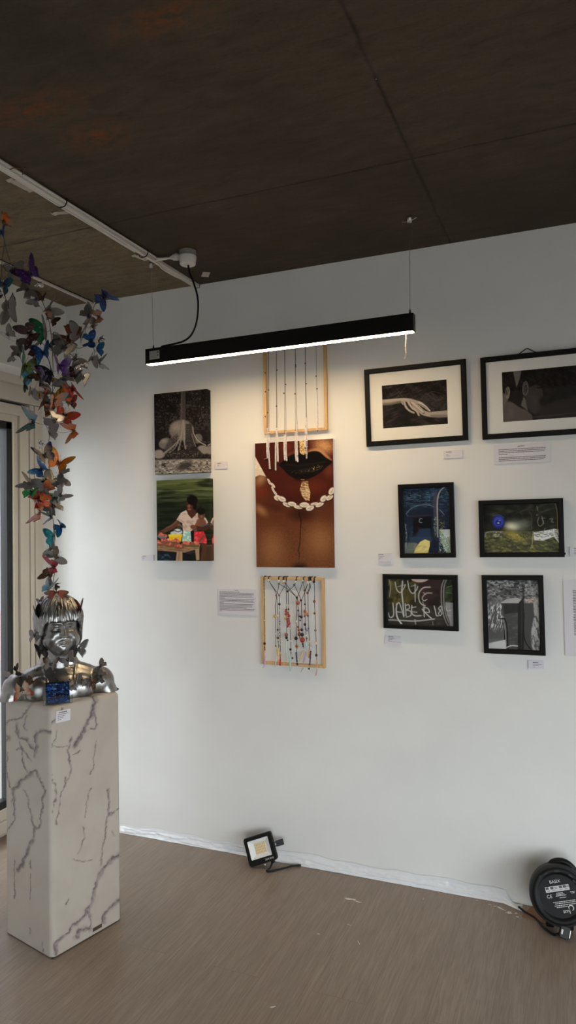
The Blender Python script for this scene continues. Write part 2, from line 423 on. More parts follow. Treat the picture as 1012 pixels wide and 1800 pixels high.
# outside: grey paving and an added dark building that dims the left window
M_pave = mat('grey_paving', rgb(84, 82, 79), .8); M_ext = mat('dim_render', rgb(106, 105, 110), .8); M_pink = mat('pink_render', rgb(112, 90, 92), .8)
b = MB(); b.box(-30, 30, -30, 30, -.3, -.12); struct(b.build('outside_ground', M_pave))
b = MB(); b.box(-9.2, -7, -2, 14, -.12, 7.5); b.box(-7, -6.9, -2, 14, -.12, .5, 1)
for k in range(5):
    for zz in (.9, 3.9): 
        b.box(-7.0, -6.96, -1+k*3-.05, -1+k*3+1.35, zz-.05, zz+1.75, 1)
ext = struct(b.build('added_building', [M_ext, M_pink]))

# ------------------------------------------------------------------ light
wd = bpy.data.worlds.new('sky'); bpy.context.scene.world = wd; wd.use_nodes = True
bg = wd.node_tree.nodes['Background']; bg.inputs[0].default_value = (.93, .965, 1.0, 1); bg.inputs[1].default_value = 6.2
def portal(name, loc, rot, sx_, sy_):
    L = bpy.data.lights.new(name, 'AREA'); L.shape = 'RECTANGLE'; L.size = sx_; L.size_y = sy_; L.cycles.is_portal = True
    o = bpy.data.objects.new(name, L); C.objects.link(o); o.location = loc; o.rotation_euler = rot
portal('left_window_portal', (XG-.12, 2.42, 1.13), (0, -PI/2, 0), 2.3, 1.2)
portal('right_window_portal', (XR+.12, -.6, 1.28), (0, PI/2, 0), 2.1, 3.8)
portal('front_window_portal', (1.75, YF-.12, 1.28), (PI/2, 0, 0), 2.8, 2.1)

# ------------------------------------------------------------------ camera
cam = bpy.data.cameras.new('camera'); co_ = bpy.data.objects.new('camera', cam); C.objects.link(co_)
cam.sensor_fit = 'VERTICAL'; cam.sensor_height = 36; cam.sensor_width = 36; cam.lens = 36*1231.5/1800; cam.clip_start = .02
R_ = Matrix(((.92452, .020706, .380566), (.380882, -.014265, -.924514), (-.013714, .999684, -.021075)))
co_.matrix_world = Matrix.Translation((0, 0, 1.55)) @ R_.to_4x4()
S = bpy.context.scene; S.camera = co_
S.view_settings.view_transform = 'Standard'; S.view_settings.look = 'None'; S.view_settings.gamma = 1
S.view_settings.exposure = 0.86; S.view_settings.use_curve_mapping = False
S.cycles.use_denoising = True; S.cycles.max_bounces = 10; S.cycles.diffuse_bounces = 6; S.cycles.transparent_max_bounces = 12
# ------------------------------------------------------------------ pictures on the back wall
def hang(name, label, cat, cx, cz, tilt=0, group=None, lean=0, h=0):
    return thing(name, label, cat, (cx, D+.0008-math.sin(math.radians(lean))*h/2, cz), (math.radians(lean), math.radians(-tilt), 0), group)
def bars(bm, w, h, bw, y0, y1, ch=.003):
    """a mitred frame moulding: outer size w x h, bar width bw, from y1 (wall side) to y0 (front)"""
    prof = [(0, y1), (0, y0+ch), (ch, y0), (bw-ch, y0), (bw, y0+ch), (bw, y1)]
    cs = [(-1, -1), (1, -1), (1, 1), (-1, 1)]; vs = []
    for sx_, sz in cs:
        for d, y in prof: vs.append((sx_*(w/2-d), y, sz*(h/2-d)))
    k = len(prof)
    bm.add(vs, [(i*k+j, ((i+1) % 4)*k+j, ((i+1) % 4)*k+(j+1) % k, i*k+(j+1) % k) for i in range(4) for j in range(k)])
def framed(label, cx, cz, w, h, tilt, art, aw, ah, ax_=0, az=0, bw=.021, mount=False, gain=1.0, cord=False, group=None):
    t = hang('picture_frame', label, 'framed picture', cx, cz, tilt, group, 2.2 if cord is not False else .8, h)
    b = MB(); bars(b, w, h, bw, -.022, -.0005); b.build('frame', M_blackframe, t)
    b = MB(); b.box(-w/2+.004, w/2-.004, -.007, -.0015, -h/2+.004, h/2-.004); b.build('backing_board', M_cord, t)
    o = art.mesh('photo_print', aw, ah, .0085, 0, M_print, t, gain); o.location = (ax_, 0, az)
    if mount:
        iw, ih = w-2*bw+.004, h-2*bw+.004; m = MB()
        prof = [(0, -.0090), (0, -.0115), (1, -.0115), (1, -.0090)]; vs = []
        for sx_, sz in ((-1, -1), (1, -1), (1, 1), (-1, 1)):
            for d, y in prof:
                vs.append((sx_*iw/2 if d == 0 else ax_+sx_*(aw/2-.002+(.001 if y > -.01 else 0)), y, sz*ih/2 if d == 0 else az+sz*(ah/2-.002+(.001 if y > -.01 else 0))))
        m.add(vs, [(i*4+j, ((i+1) % 4)*4+j, ((i+1) % 4)*4+(j+1) % 4, i*4+(j+1) % 4) for i in range(4) for j in range(4)])
        m.build('mount_board', M_mount, t)
    g = MB(); g.box(-w/2+bw-.002, w/2-bw+.002, -.0150, -.0135, -h/2+bw-.002, h/2-bw+.002); g.build('glass', M_glass, t)
    if cord:
        g = MB(); z = h/2; x = cord
        g.tube([(x-.055, -.006, z-.012), (x-.03, -.006, z+.002), (x-.004, -.006, z+.019), (x+.004, -.006, z+.0195), (x+.03, -.006, z+.003), (x+.055, -.006, z-.012)], .0022, 8)
        g.build('hanging_cord', M_cord, t, True)
    return t

# --- two wrapped canvases
q = [(140, 105), (560, 60), (575, 745), (158, 755)]
A = Art(q, 150, 208, (24, 21, 21), 14)
A.mix((62, 58, 57), A.nz(16, 12, 1, .5, .72)*np.clip((520-A.Y)/140, 0, 1)*.75)
A.mix((92, 88, 86), A.nz(7, 7, 2, .62, .75)*np.clip((470-A.Y)/140, 0, 1)*.8)
A.mix((14, 12, 12), A.nz(60, 60, 5, .5, .7)*np.clip((470-A.Y)/140, 0, 1)*.7)
A.poly([(353, 60), (390, 60), (394, 335), (350, 335)], (66, 63, 62), 8, .85)
A.line([(362, 80), (360, 330)], 7, (98, 94, 92), 8, .5)
A.ell(360, 398, 97, 84, (104, 99, 97), 0, .2); A.ell(322, 372, 62, 58, (134, 128, 124), 0, .95, .8)
A.ell(238, 508, 54, 46, (104, 100, 97), -15, .2); A.ell(225, 488, 38, 28, (140, 134, 130), -15, .95, .8)
A.ell(496, 470, 34, 40, (88, 84, 82), 20, .25); A.ell(540, 562, 52, 36, (118, 113, 110), 8, .3)
A.poly([(395, 350), (440, 345), (468, 440), (480, 530), (430, 560), (396, 556)], (46, 43, 43), 12, .9)
A.poly([(265, 470), (330, 430), (345, 470), (275, 560), (215, 580)], (60, 57, 56), 14, .85)
A.mix((168, 162, 157), A.nz(6, 6, 4, .6, .76)*np.clip((A.Y-330)/60, 0, 1)*np.clip((640-A.Y)/60, 0, 1)*.55*np.clip(1-abs(A.X-350)/210, 0, 1))
A.ell(188, 592, 48, 36, (140, 134, 130), 0, .4)
A.poly([(195, 540), (270, 575), (400, 560), (490, 545), (540, 600), (450, 640), (330, 645), (250, 620)], (38, 35, 34), 12, .95)
A.mix((130, 124, 119), A.nz(9, 5, 6, .56, .7)*np.clip((A.Y-560)/30, 0, 1)*np.clip((640-A.Y)/30, 0, 1)*.6)
for p_, a, e in (([(374, 322), (372, 400), (350, 470), (300, 530), (225, 590)], 12, 22), ([(378, 322), (384, 420), (386, 490), (398, 550)], 14, 16), ([(368, 340), (366, 440), (352, 520), (340, 560)], 10, 14), ([(386, 340), (390, 430), (389, 520)], 6, 5), ([(340, 500), (300, 560), (270, 580)], 10, 12)):
    A.line(p_, a, (118, 113, 109), 6, .8, e, nz=A.nz(9, 14, 21, .25, .5)); A.line([(x-2, y) for x, y in p_], a*.3, (158, 152, 147), 4, .6, e*.3)
A.line([(452, 375), (462, 430), (500, 490), (560, 525)], 7, (148, 142, 137), 5, .9, 9); A.line([(446, 430), (462, 490), (478, 535)], 6, (132, 127, 123), 5, .8, 6)
A.line([(480, 440), (530, 490), (560, 500)], 5, (120, 115, 111), 5, .6)
A.mix((126, 120, 114), np.clip((A.Y-628)/16, 0, 1)*.9); A.mix((176, 169, 162), A.nz(22, 8, 7, .45, .62)*np.clip((A.Y-632)/16, 0, 1)*.8)
A.mix((34, 31, 30), A.nz(18, 7, 8, .55, .68)*np.clip((A.Y-640)/16, 0, 1)*.85); A.ell(395, 690, 62, 32, (46, 43, 41), -20, .8, .8)
o = A.mesh('canvas_print', .298, .404, .040, .0405, M_canvas, None, 1.15); o.location = (-1.796, D+.0002, 2.022)
tag(o, 'black and white canvas of a tree rooted over a boulder, left of the beaded fringe', 'canvas print', 'box canvases')

q = [(155, 812), (578, 780), (600, 1448), (178, 1460)]
A = Art(q, 150, 206, (36, 42, 28), 14)
A.grad([(770, (92, 100, 58)), (850, (74, 84, 46)), (930, (48, 57, 34)), (1010, (34, 41, 27)), (1460, (27, 31, 23))])
A.mix((110, 118, 84), A.nz(260, 14, 3, .48, .7, 3, -4)*np.clip((1010-A.Y)/120, 0, 1)*.7); A.mix((20, 25, 16), A.nz(180, 22, 4, .5, .7, 3, -4)*.75)
A.mix((64, 74, 50), A.nz(70, 4, 8, .5, .7, 3, 8)*np.clip((A.X-520)/60, 0, 1)*np.clip((A.Y-1080)/40, 0, 1)*.7)
A.poly([(545, 1322), (660, 1312), (660, 1470), (530, 1470)], (72, 54, 40), 5); A.line([(560, 1328), (650, 1322)], 6, (104, 90, 72), 4)
A.poly([(176, 1375), (330, 1385), (330, 1470), (176, 1470)], (26, 28, 32), 6); A.poly([(185, 1415), (260, 1400), (300, 1440), (250, 1465), (185, 1465)], (58, 86, 108), 8, .8, nz=A.nz(22, 14, 2, .35, .6))
# legs and skirts
A.line([(545, 1285), (552, 1345), (538, 1450)], 52, (86, 54, 42), 5, 1, 30); A.line([(420, 1385), (425, 1450)], 48, (24, 26, 34), 6)
A.poly([(395, 1300), (520, 1290), (520, 1360), (440, 1400), (395, 1390)], (50, 42, 44), 6)
A.poly([(380, 1205), (440, 1208), (448, 1300), (372, 1300)], (146, 196, 182), 5); A.mix((232, 236, 230), A.nz(14, 12, 4, .5, .6)*((A.X > 380) & (A.X < 446) & (A.Y > 1212) & (A.Y < 1300))*.8)
A.poly([(436, 1195), (468, 1215), (470, 1300), (450, 1300)], (24, 22, 22), 4)
A.poly([(468, 1215), (545, 1212), (572, 1280), (566, 1312), (520, 1300), (468, 1300)], (204, 48, 58), 4); A.mix((236, 120, 118), A.nz(14, 12, 6, .56, .66)*((A.X > 470) & (A.X < 570) & (A.Y > 1220) & (A.Y < 1305))*.6)
A.line([(545, 1250), (515, 1290)], 18, (110, 72, 56), 4)
# arm reaching, shirt, head
A.line([(350, 1130), (300, 1178), (245, 1208), (190, 1240)], 44, (92, 60, 47), 4, 1, 26); A.line([(340, 1120), (296, 1165), (240, 1195)], 10, (136, 96, 78), 8, .7, 7)
A.ell(200, 1232, 24, 15, (84, 54, 43), -20)
A.poly([(358, 1068), (400, 1044), (425, 1085), (470, 1082), (494, 1060), (560, 1105), (592, 1160), (545, 1185), (478, 1180), (442, 1215), (378, 1210), (372, 1150), (325, 1124)], (204, 184, 172), 4)
A.mix((158, 132, 120), A.nz(30, 16, 5, .5, .65, 3, 30)*((A.Y > 1070) & (A.Y < 1210) & (A.X > 335) & (A.X < 500))*.55)
A.poly([(408, 1030), (474, 1030), (478, 1082), (446, 1112), (412, 1075)], (74, 44, 35), 4)
A.ell(440, 1002, 40, 54, (72, 43, 34), -5); A.ell(424, 1010, 24, 36, (116, 76, 62), -5, .95, .9)
A.ell(447, 962, 44, 40, (16, 13, 13), 10, .2); A.ell(468, 1000, 16, 40, (20, 15, 14), 0, .3)
A.line([(402, 998), (420, 995)], 5, (24, 15, 13), 3); A.line([(436, 995), (456, 997)], 5, (24, 15, 13), 3); A.ell(422, 1012, 8, 12, (134, 90, 74), 0, .8); A.ell(425, 1037, 15, 7, (158, 84, 80), 0, .5); A.line([(412, 1028), (440, 1026)], 3, (40, 22, 20), 2)
# the child in her arm
A.ell(525, 1150, 38, 42, (116, 78, 61), 15, .2); A.ell(522, 1082, 29, 38, (98, 65, 51), -5); A.ell(521, 1050, 33, 27, (20, 17, 17), 0, .2); A.ell(514, 1022, 9, 14, (26, 22, 22), 10, .4)
A.ell(525, 1092, 16, 20, (142, 100, 80), 0, .95, .8); A.line([(510, 1080), (520, 1079)], 3.5, (24, 16, 14), 2); A.line([(531, 1080), (541, 1080)], 3.5, (24, 16, 14), 2); A.ell(527, 1104, 7, 4, (120, 62, 58), 0, .5)
A.line([(500, 1120), (480, 1165), (460, 1182)], 18, (124, 84, 66), 4); A.line([(585, 1160), (545, 1190), (470, 1180)], 40, (70, 44, 35), 4, 1, 28); A.ell(462, 1180, 26, 18, (112, 74, 58), 10); A.line([(530, 1165), (580, 1155)], 9, (74, 84, 104), 4)
# stall
A.poly([(178, 1340), (520, 1315), (512, 1350), (395, 1388), (178, 1378)], (150, 120, 92), 4); A.mix((92, 70, 54), A.nz(60, 6, 8, .5, .65, 3)*((A.Y > 1325) & (A.Y < 1388) & (A.X < 515))*.6)
for l_ in ([(334, 1382), (378, 1380), (380, 1462), (326, 1462)], [(480, 1360), (512, 1348), (516, 1442), (490, 1448)]): A.poly(l_, (168, 138, 108), 3)
A.line([(352, 1385), (350, 1455)], 5, (110, 86, 66), 4, .8)
A.poly([(262, 1248), (374, 1240), (364, 1302), (276, 1304)], (228, 180, 38), 4); A.ell(318, 1250, 56, 12, (242, 206, 70), -3, .4); A.ell(340, 1220, 34, 22, (206, 208, 210), 10, .3); A.line([(312, 1212), (338, 1222), (362, 1212)], 7, (40, 46, 58), 4); A.ell(300, 1232, 22, 12, (190, 196, 198), -10, .4)
for i, (x, y) in enumerate(((215, 1252), (205, 1312), (275, 1322), (350, 1334), (410, 1312), (474, 1312), (240, 1295), (320, 1296))):
    A.ell(x, y+10, 40, 20, (122, 78, 58) if i else (104, 110, 116), 0, .3)
    for k in range(9):
        r_ = random.Random(i*20+k); A.ell(x+r_.uniform(-29, 29), y+r_.uniform(-13, 5), 10.5, 9, r_.choice([(206, 112, 92), (196, 96, 80), (220, 150, 126), (176, 78, 68)]), 0, .4)
A.ell(470, 1332, 38, 10, (86, 96, 48), 0, .4)
o = A.mesh('canvas_print', .298, .400, .040, .0405, M_canvas, None, 1.18); o.location = (-1.787, D+.0002, 1.590)
tag(o, 'colour canvas of a woman with a baby at a fruit stall, below the tree canvas', 'canvas print', 'box canvases')

# --- the portrait of lips and cowrie shells
q = [(102, 165), (878, 120), (885, 1393), (117, 1390)]
A = Art(q, 190, 285, (96, 44, 24))
A.grad([(120, (84, 32, 20)), (500, (80, 30, 18)), (760, (96, 46, 26)), (1000, (112, 60, 33)), (1400, (124, 72, 40))])
A.ell(740, 1130, 240, 280, (172, 112, 66), 0, .95, .85); A.ell(270, 1210, 210, 300, (166, 108, 66), 0, .95, .85)
A.ell(150, 640, 150, 130, (132, 48, 26), 0, .95, .7); A.ell(160, 830, 130, 70, (190, 132, 82), 40, .95, .75); A.ell(160, 520, 130, 90, (186, 142, 96), -50, .95, .8)
A.poly([(60, 270), (102, 290), (212, 495), (150, 480), (60, 520)], (222, 206, 184), 6); A.mix((250, 240, 226), A.nz(26, 18, 3, .5, .6)*((A.Y > 340) & (A.Y < 450) & (A.X < 105+(A.Y-300)*.55))*.7)
A.poly([(80, 100), (80, 250), (110, 300), (215, 498), (300, 670), (400, 740), (550, 768), (700, 745), (800, 690), (900, 600), (900, 100)], (76, 26, 17), 10)
A.ell(690, 600, 240, 130, (112, 42, 22), 0, .95, .7); A.ell(470, 610, 170, 110, (92, 34, 20), 0, .95, .6); A.ell(840, 440, 90, 120, (120, 58, 32), 0, .95, .7)
A.ell(790, 190, 190, 130, (206, 146, 90), 20, .95, .95); A.ell(420, 200, 120, 90, (112, 40, 24), 0, .95, .7); A.mix((236, 190, 130), A.nz(5, 5, 3, .55, .7)*np.clip(1-np.hypot((A.X-790)/170, (A.Y-190)/110), 0, 1)*.7)
A.line([(615, 272), (670, 238), (745, 240), (815, 300), (845, 335)], 26, (220, 160, 106), 34, .85); A.line([(420, 290), (480, 258), (535, 246)], 16, (132, 70, 42), 26, .8)
A.poly([(335, 382), (425, 305), (500, 268), (545, 254), (582, 284), (640, 252), (735, 250), (800, 305), (868, 352), (815, 400), (760, 450), (690, 495), (600, 527), (505, 518), (425, 470), (385, 425)], (15, 12, 12), 10, 1, True)
A.line([(400, 372), (520, 388), (640, 378), (800, 352)], 7, (44, 32, 28), 12, .8); A.line([(360, 382), (860, 352)], 3, (60, 32, 22), 10, .5)
A.ell(600, 440, 130, 40, (40, 36, 32), -5, .95, .8); A.mix((196, 160, 112), A.nz(6, 5, 7, .62, .72, 2)*np.clip(1.2-np.hypot((A.X-700)/90, (A.Y-415-(700-A.X)*.28)/30), 0, 1)); A.mix((150, 120, 84), A.nz(7, 6, 9, .68, .76, 2)*np.clip(1.2-np.hypot((A.X-540)/110, (A.Y-450)/26), 0, 1)*.7)
A.ell(545, 530, 90, 18, (40, 16, 12), 0, .95, .9)
g = A.nz(9, 7, 4, .4, .6, 3)
A.poly([(545, 110), (602, 110), (606, 190), (618, 262), (582, 284), (552, 262), (546, 190)], (168, 126, 62), 4); A.poly([(545, 110), (602, 110), (606, 190), (618, 262), (582, 284), (552, 262), (546, 190)], (248, 226, 166), 4, .95, nz=g)
P_ = [(568, 548), (628, 545), (634, 606), (652, 640), (644, 735), (606, 735), (570, 690), (560, 660), (548, 632)]
A.poly(P_, (146, 104, 66), 5); A.poly(P_, (232, 198, 152), 5, .95, nz=A.nz(22, 6, 4, .42, .55, 3, 20)); A.line([(560, 526), (592, 529)], 6, (180, 140, 84), 4)
A.ell(555, 870, 190, 110, (50, 20, 12), 0, .95, .8); A.ell(300, 800, 150, 60, (70, 30, 18), 20, .95, .6)
for (x, y, rx, ry, ro) in ((245, 550, 38, 11, 62), (280, 582, 32, 12, 48), (282, 625, 34, 10, 66), (303, 660, 26, 11, 50), (326, 708, 36, 27, 20), (370, 720, 42, 25, 24), (415, 776, 42, 18, 26), (470, 769, 44, 22, 10), (530, 800, 44, 17, 8), (592, 778, 48, 26, 0), (646, 808, 42, 26, -20), (692, 768, 40, 14, -8), (742, 775, 44, 20, -26), (780, 716, 38, 26, -45), (838, 705, 40, 22, -32), (860, 642, 40, 26, -58)):
    A.ell(x, y+5, rx*1.06, ry*1.12, (40, 18, 12), ro, .3, .8); A.ell(x, y, rx, ry, (236, 222, 206), ro, .18); A.ell(x+2, y+ry*.4, rx*.8, ry*.6, (196, 172, 150), ro, .95, .6)
    a = math.radians(ro); A.line([(x-rx*.55*math.cos(a), y-rx*.55*math.sin(a)), (x+rx*.55*math.cos(a), y+rx*.55*math.sin(a))], 3.2, (92, 58, 42), 3, .75)
A.line([(542, 850), (540, 880), (556, 930), (552, 1000), (548, 1090), (545, 1160), (530, 1220), (540, 1260), (536, 1310)], 9, (34, 14, 9), 5, .95, 6); A.line([(556, 985), (580, 1010), (600, 1030)], 4, (60, 26, 16), 6, .6)
A.ell(540, 1390, 120, 80, (44, 24, 16), 0, .95, 1)
A.mix((170, 108, 62), A.nz(7, 3, 8, .55, .75, 2, -35)*np.clip((A.Y-880)/200, 0, 1)*.35); A.mix((52, 22, 13), A.nz(5, 5, 11, .55, .75, 3)*np.clip((A.Y-560)/200, 0, 1)*.14)
A.c = A.c*.86+A.c.mean(-1, keepdims=True)*.14
t = hang('portrait_print', 'large portrait print of dark lips and cowrie shells between the beaded frames', 'art print', -1.2055, 1.654)
A.mesh('photo_print', .389, .584, .0222, 0, M_print, t, .95)
b = MB(); b.box(-.1955, .1945, -.0218, -.0002, -.293, .2922); b.build('white_edged_board', M_card, t, bevel=.001)

# --- framed photographs
q = [(247, 380), (797, 322), (802, 700), (257, 741)]
A = Art(q, 170, 114, (30, 26, 26))
A.mix((74, 66, 64), A.nz(60, 5, 2, .52, .68, 4, -25)*.8); A.mix((84, 76, 73), A.nz(50, 5, 3, .54, .7, 4, 35)*.7*np.clip((A.X-520)/80, 0, 1)); A.mix((72, 64, 62), A.nz(50, 6, 5, .54, .7, 4, 60)*.6*np.clip((620-A.Y)/80, 0, 1)); A.mix((12, 10, 10), A.nz(90, 60, 7, .45, .7)*.7)
for p_ in ([(380, 470), (440, 400), (470, 370)], [(400, 440), (450, 430)], [(600, 500), (660, 430), (760, 450)], [(620, 470), (700, 500)], [(330, 640), (380, 610), (420, 650)]): A.line(p_, 3, (104, 96, 92), 3, .6)
A.poly([(800, 583), (640, 600), (600, 585), (560, 545), (520, 525), (492, 522), (505, 560), (545, 600), (590, 628), (650, 642), (720, 645), (805, 640)], (168, 158, 150), 5, 1)
A.line([(660, 632), (800, 632)], 18, (104, 96, 91), 18, .7)
A.poly([(248, 498), (330, 492), (430, 483), (490, 488), (540, 503), (585, 518), (655, 590), (640, 596), (600, 565), (550, 535), (520, 530), (480, 520), (440, 515), (380, 528), (320, 540), (248, 545)], (158, 149, 142), 4, 1)
A.line([(260, 538), (330, 533), (400, 516)], 16, (84, 77, 73), 18, .8); A.line([(270, 508), (380, 496), (470, 496)], 12, (190, 181, 173), 14, .7)
for p_, a, e, c in (([(434, 518), (450, 560), (480, 590), (514, 606)], 20, 15, 158), ([(470, 520), (500, 565), (535, 590), (556, 626)], 20, 15, 170), ([(414, 519), (426, 538)], 13, 10, 150), ([(500, 522), (545, 560), (590, 600)], 22, 18, 176), ([(560, 520), (610, 550), (650, 590)], 20, 10, 184)):
    A.line([(x+5, y+6) for x, y in p_], a, (34, 29, 28), 6, .75, e); A.line(p_, a, (c, c-9, c-17), 4, 1, e); A.line([(x-2, y-3) for x, y in p_], a*.3, (206, 197, 188), 5, .6, e*.3)
framed('black frame with a white mount showing two touching hands', -.6365, 2.0735, .441, .341, .4, A, .286, .192, -.003, -.001, .0215, True, .95, .0)

q = [(313, 340), (1012+550, 238), (1012+550, 735), (316, 803)]
A = Art(q, 180, 116, (34, 30, 29))
A.mix((56, 50, 48), A.nz(90, 9, 2, .5, .7, 4, 15)*.7); A.mix((18, 15, 15), A.nz(60, 40, 5, .45, .7)*.7)
A.poly([(490, 300), (640, 300), (600, 400), (548, 478)], (112, 109, 105), 5)
A.poly([(310, 520), (360, 540), (415, 600), (470, 612), (600, 660), (700, 680), (790, 725), (810, 830), (310, 830)], (96, 89, 85), 14); A.ell(450, 700, 70, 90, (122, 102, 100), 0, .95, .6); A.ell(350, 590, 50, 70, (128, 122, 117), 0, .95, .7)
A.poly([(610, 640), (660, 555), (705, 600), (720, 690), (680, 668)], (110, 105, 101), 8); A.poly([(690, 560), (745, 470), (860, 440), (960, 470), (990, 560), (960, 640), (860, 715), (760, 700), (700, 640)], (66, 60, 57), 16); A.ell(820, 590, 90, 80, (84, 77, 73), 0, .95, .6)
A.line([(880, 470), (930, 472), (975, 455)], 8, (22, 18, 18), 6, .9); A.ell(975, 600, 60, 45, (30, 26, 26), 0, .6); A.poly([(930, 645), (1562, 520), (1562, 800), (860, 760)], (56, 50, 48), 30, .8)
A.ell(404, 528, 37, 58, (132, 126, 121), 10, .15); A.ell(398, 520, 22, 38, (74, 68, 65), 10, .4, .9); A.line([(385, 490), (405, 500), (412, 540), (395, 560)], 7, (146, 140, 134), 4); A.line([(440, 540), (432, 585), (406, 612)], 9, (18, 15, 15), 5)
A.ell(692, 482, 50, 70, (104, 99, 95), 15, .15); A.ell(692, 478, 34, 50, (52, 47, 45), 15, .3, .9); A.line([(664, 500), (680, 450), (715, 440), (725, 470)], 8, (120, 114, 109), 4); A.line([(680, 520), (692, 480), (712, 478)], 6, (110, 104, 100), 4)
A.line([(316, 782), (560, 765), (1562, 690)], 7, (84, 79, 75), 5, .8)
framed('black frame with a white mount showing two heads side by side', -.1365, 2.0735, .441, .341, .2, A, .290, .209, .147-.140, 0, .0215, True, .95, -.036)

def f3art():
    A = Art([(320, 172), (775, 147), (793, 800), (340, 803)], 108, 152, (20, 25, 44))
    A.mix((48, 92, 124), A.nz(46, 7, 2, .52, .66, 4, -6)*np.clip((430-A.Y)/120, 0, 1)*.95); A.mix((116, 150, 150), A.nz(30, 6, 5, .6, .72, 4, 4)*np.clip((380-A.Y)/120, 0, 1)*.8); A.mix((36, 58, 86), A.nz(10, 16, 7, .48, .66)*.75)
    A.poly([(355, 430), (400, 365), (480, 330), (560, 328), (640, 350), (722, 420), (722, 640), (350, 700)], (26, 34, 52), 6, .8); A.mix((70, 110, 140), A.nz(9, 6, 3, .55, .7)*np.clip(1-abs(np.hypot((A.X-540)/185, (A.Y-430)/92)-.92)*9, 0, 1)*(A.Y < 440))
    A.line([(355, 418), (400, 365), (470, 334), (545, 325), (625, 342), (690, 380), (725, 418)], 5, (142, 160, 162), 4, .9); A.line([(390, 440), (600, 425)], 12, (54, 44, 58), 8)
    A.poly([(425, 455), (600, 440), (606, 560), (590, 640), (480, 565), (415, 650)], (9, 9, 16), 6); A.poly([(440, 660), (492, 560), (590, 555), (600, 650)], (34, 52, 78), 6); A.poly([(370, 560), (425, 520), (425, 650), (380, 700)], (42, 74, 96), 8, .8, nz=A.nz(8, 12, 3, .4, .6))
    A.line([(512, 462), (490, 464), (486, 494), (512, 500)], 5, (172, 176, 190), 3); A.line([(470, 540), (485, 580)], 3, (120, 70, 40), 3)
    A.poly([(335, 700), (430, 690), (470, 705), (420, 805), (335, 805)], (104, 112, 112), 8); A.line([(350, 520), (358, 620), (352, 770)], 14, (150, 164, 150), 6, .8, nz=A.nz(6, 10, 4, .35, .55)); A.line([(372, 470), (372, 720)], 5, (40, 56, 74), 4)
    A.poly([(400, 640), (600, 640), (610, 690), (380, 700)], (50, 74, 98), 10, .7); A.poly([(425, 806), (450, 745), (490, 690), (540, 664), (588, 682), (586, 730), (565, 806)], (226, 212, 134), 6); A.mix((170, 160, 110), A.nz(50, 4, 5, .5, .65, 3, -20)*((A.Y > 700) & (A.X > 430) & (A.X < 580))*.6)
    A.poly([(670, 568), (790, 565), (800, 806), (735, 780), (700, 700)], (128, 152, 136), 5); A.poly([(680, 568), (790, 566), (795, 640), (740, 640)], (196, 206, 208), 8, .9); A.mix((222, 232, 226), A.nz(7, 5, 9, .52, .64)*((A.Y > 600) & (A.X > 675))*.8); A.mix((150, 150, 90), A.nz(9, 9, 12, .52, .64)*((A.Y < 600) & (A.Y > 470) & (A.X > 670) & (A.X < 730))*.8)
    A.poly([(622, 180), (660, 172), (660, 450), (622, 450)], (72, 66, 84), 6, .85); A.line([(640, 460), (640, 620)], 30, (150, 168, 150), 6, .8, nz=A.nz(6, 9, 6, .42, .58))
    A.line([(728, 150), (690, 185), (668, 240), (660, 320), (662, 450), (664, 640)], 13, (164, 164, 168), 4, .95); A.line([(676, 260), (672, 450), (676, 640)], 5, (40, 42, 50), 4)
    for k in (0, 26, 48): A.line([(600+k, 640), (640+k, 700), (700+k*.7, 806)], 7, (36, 46, 62), 5, .9)
    return A
framed('upright black frame with a blue photograph of an archway and a patch of yellow light', -.5965, 1.569, .238, .319, .6, f3art(), .200, .281, -.001, -.001, .0195, gain=1.1)
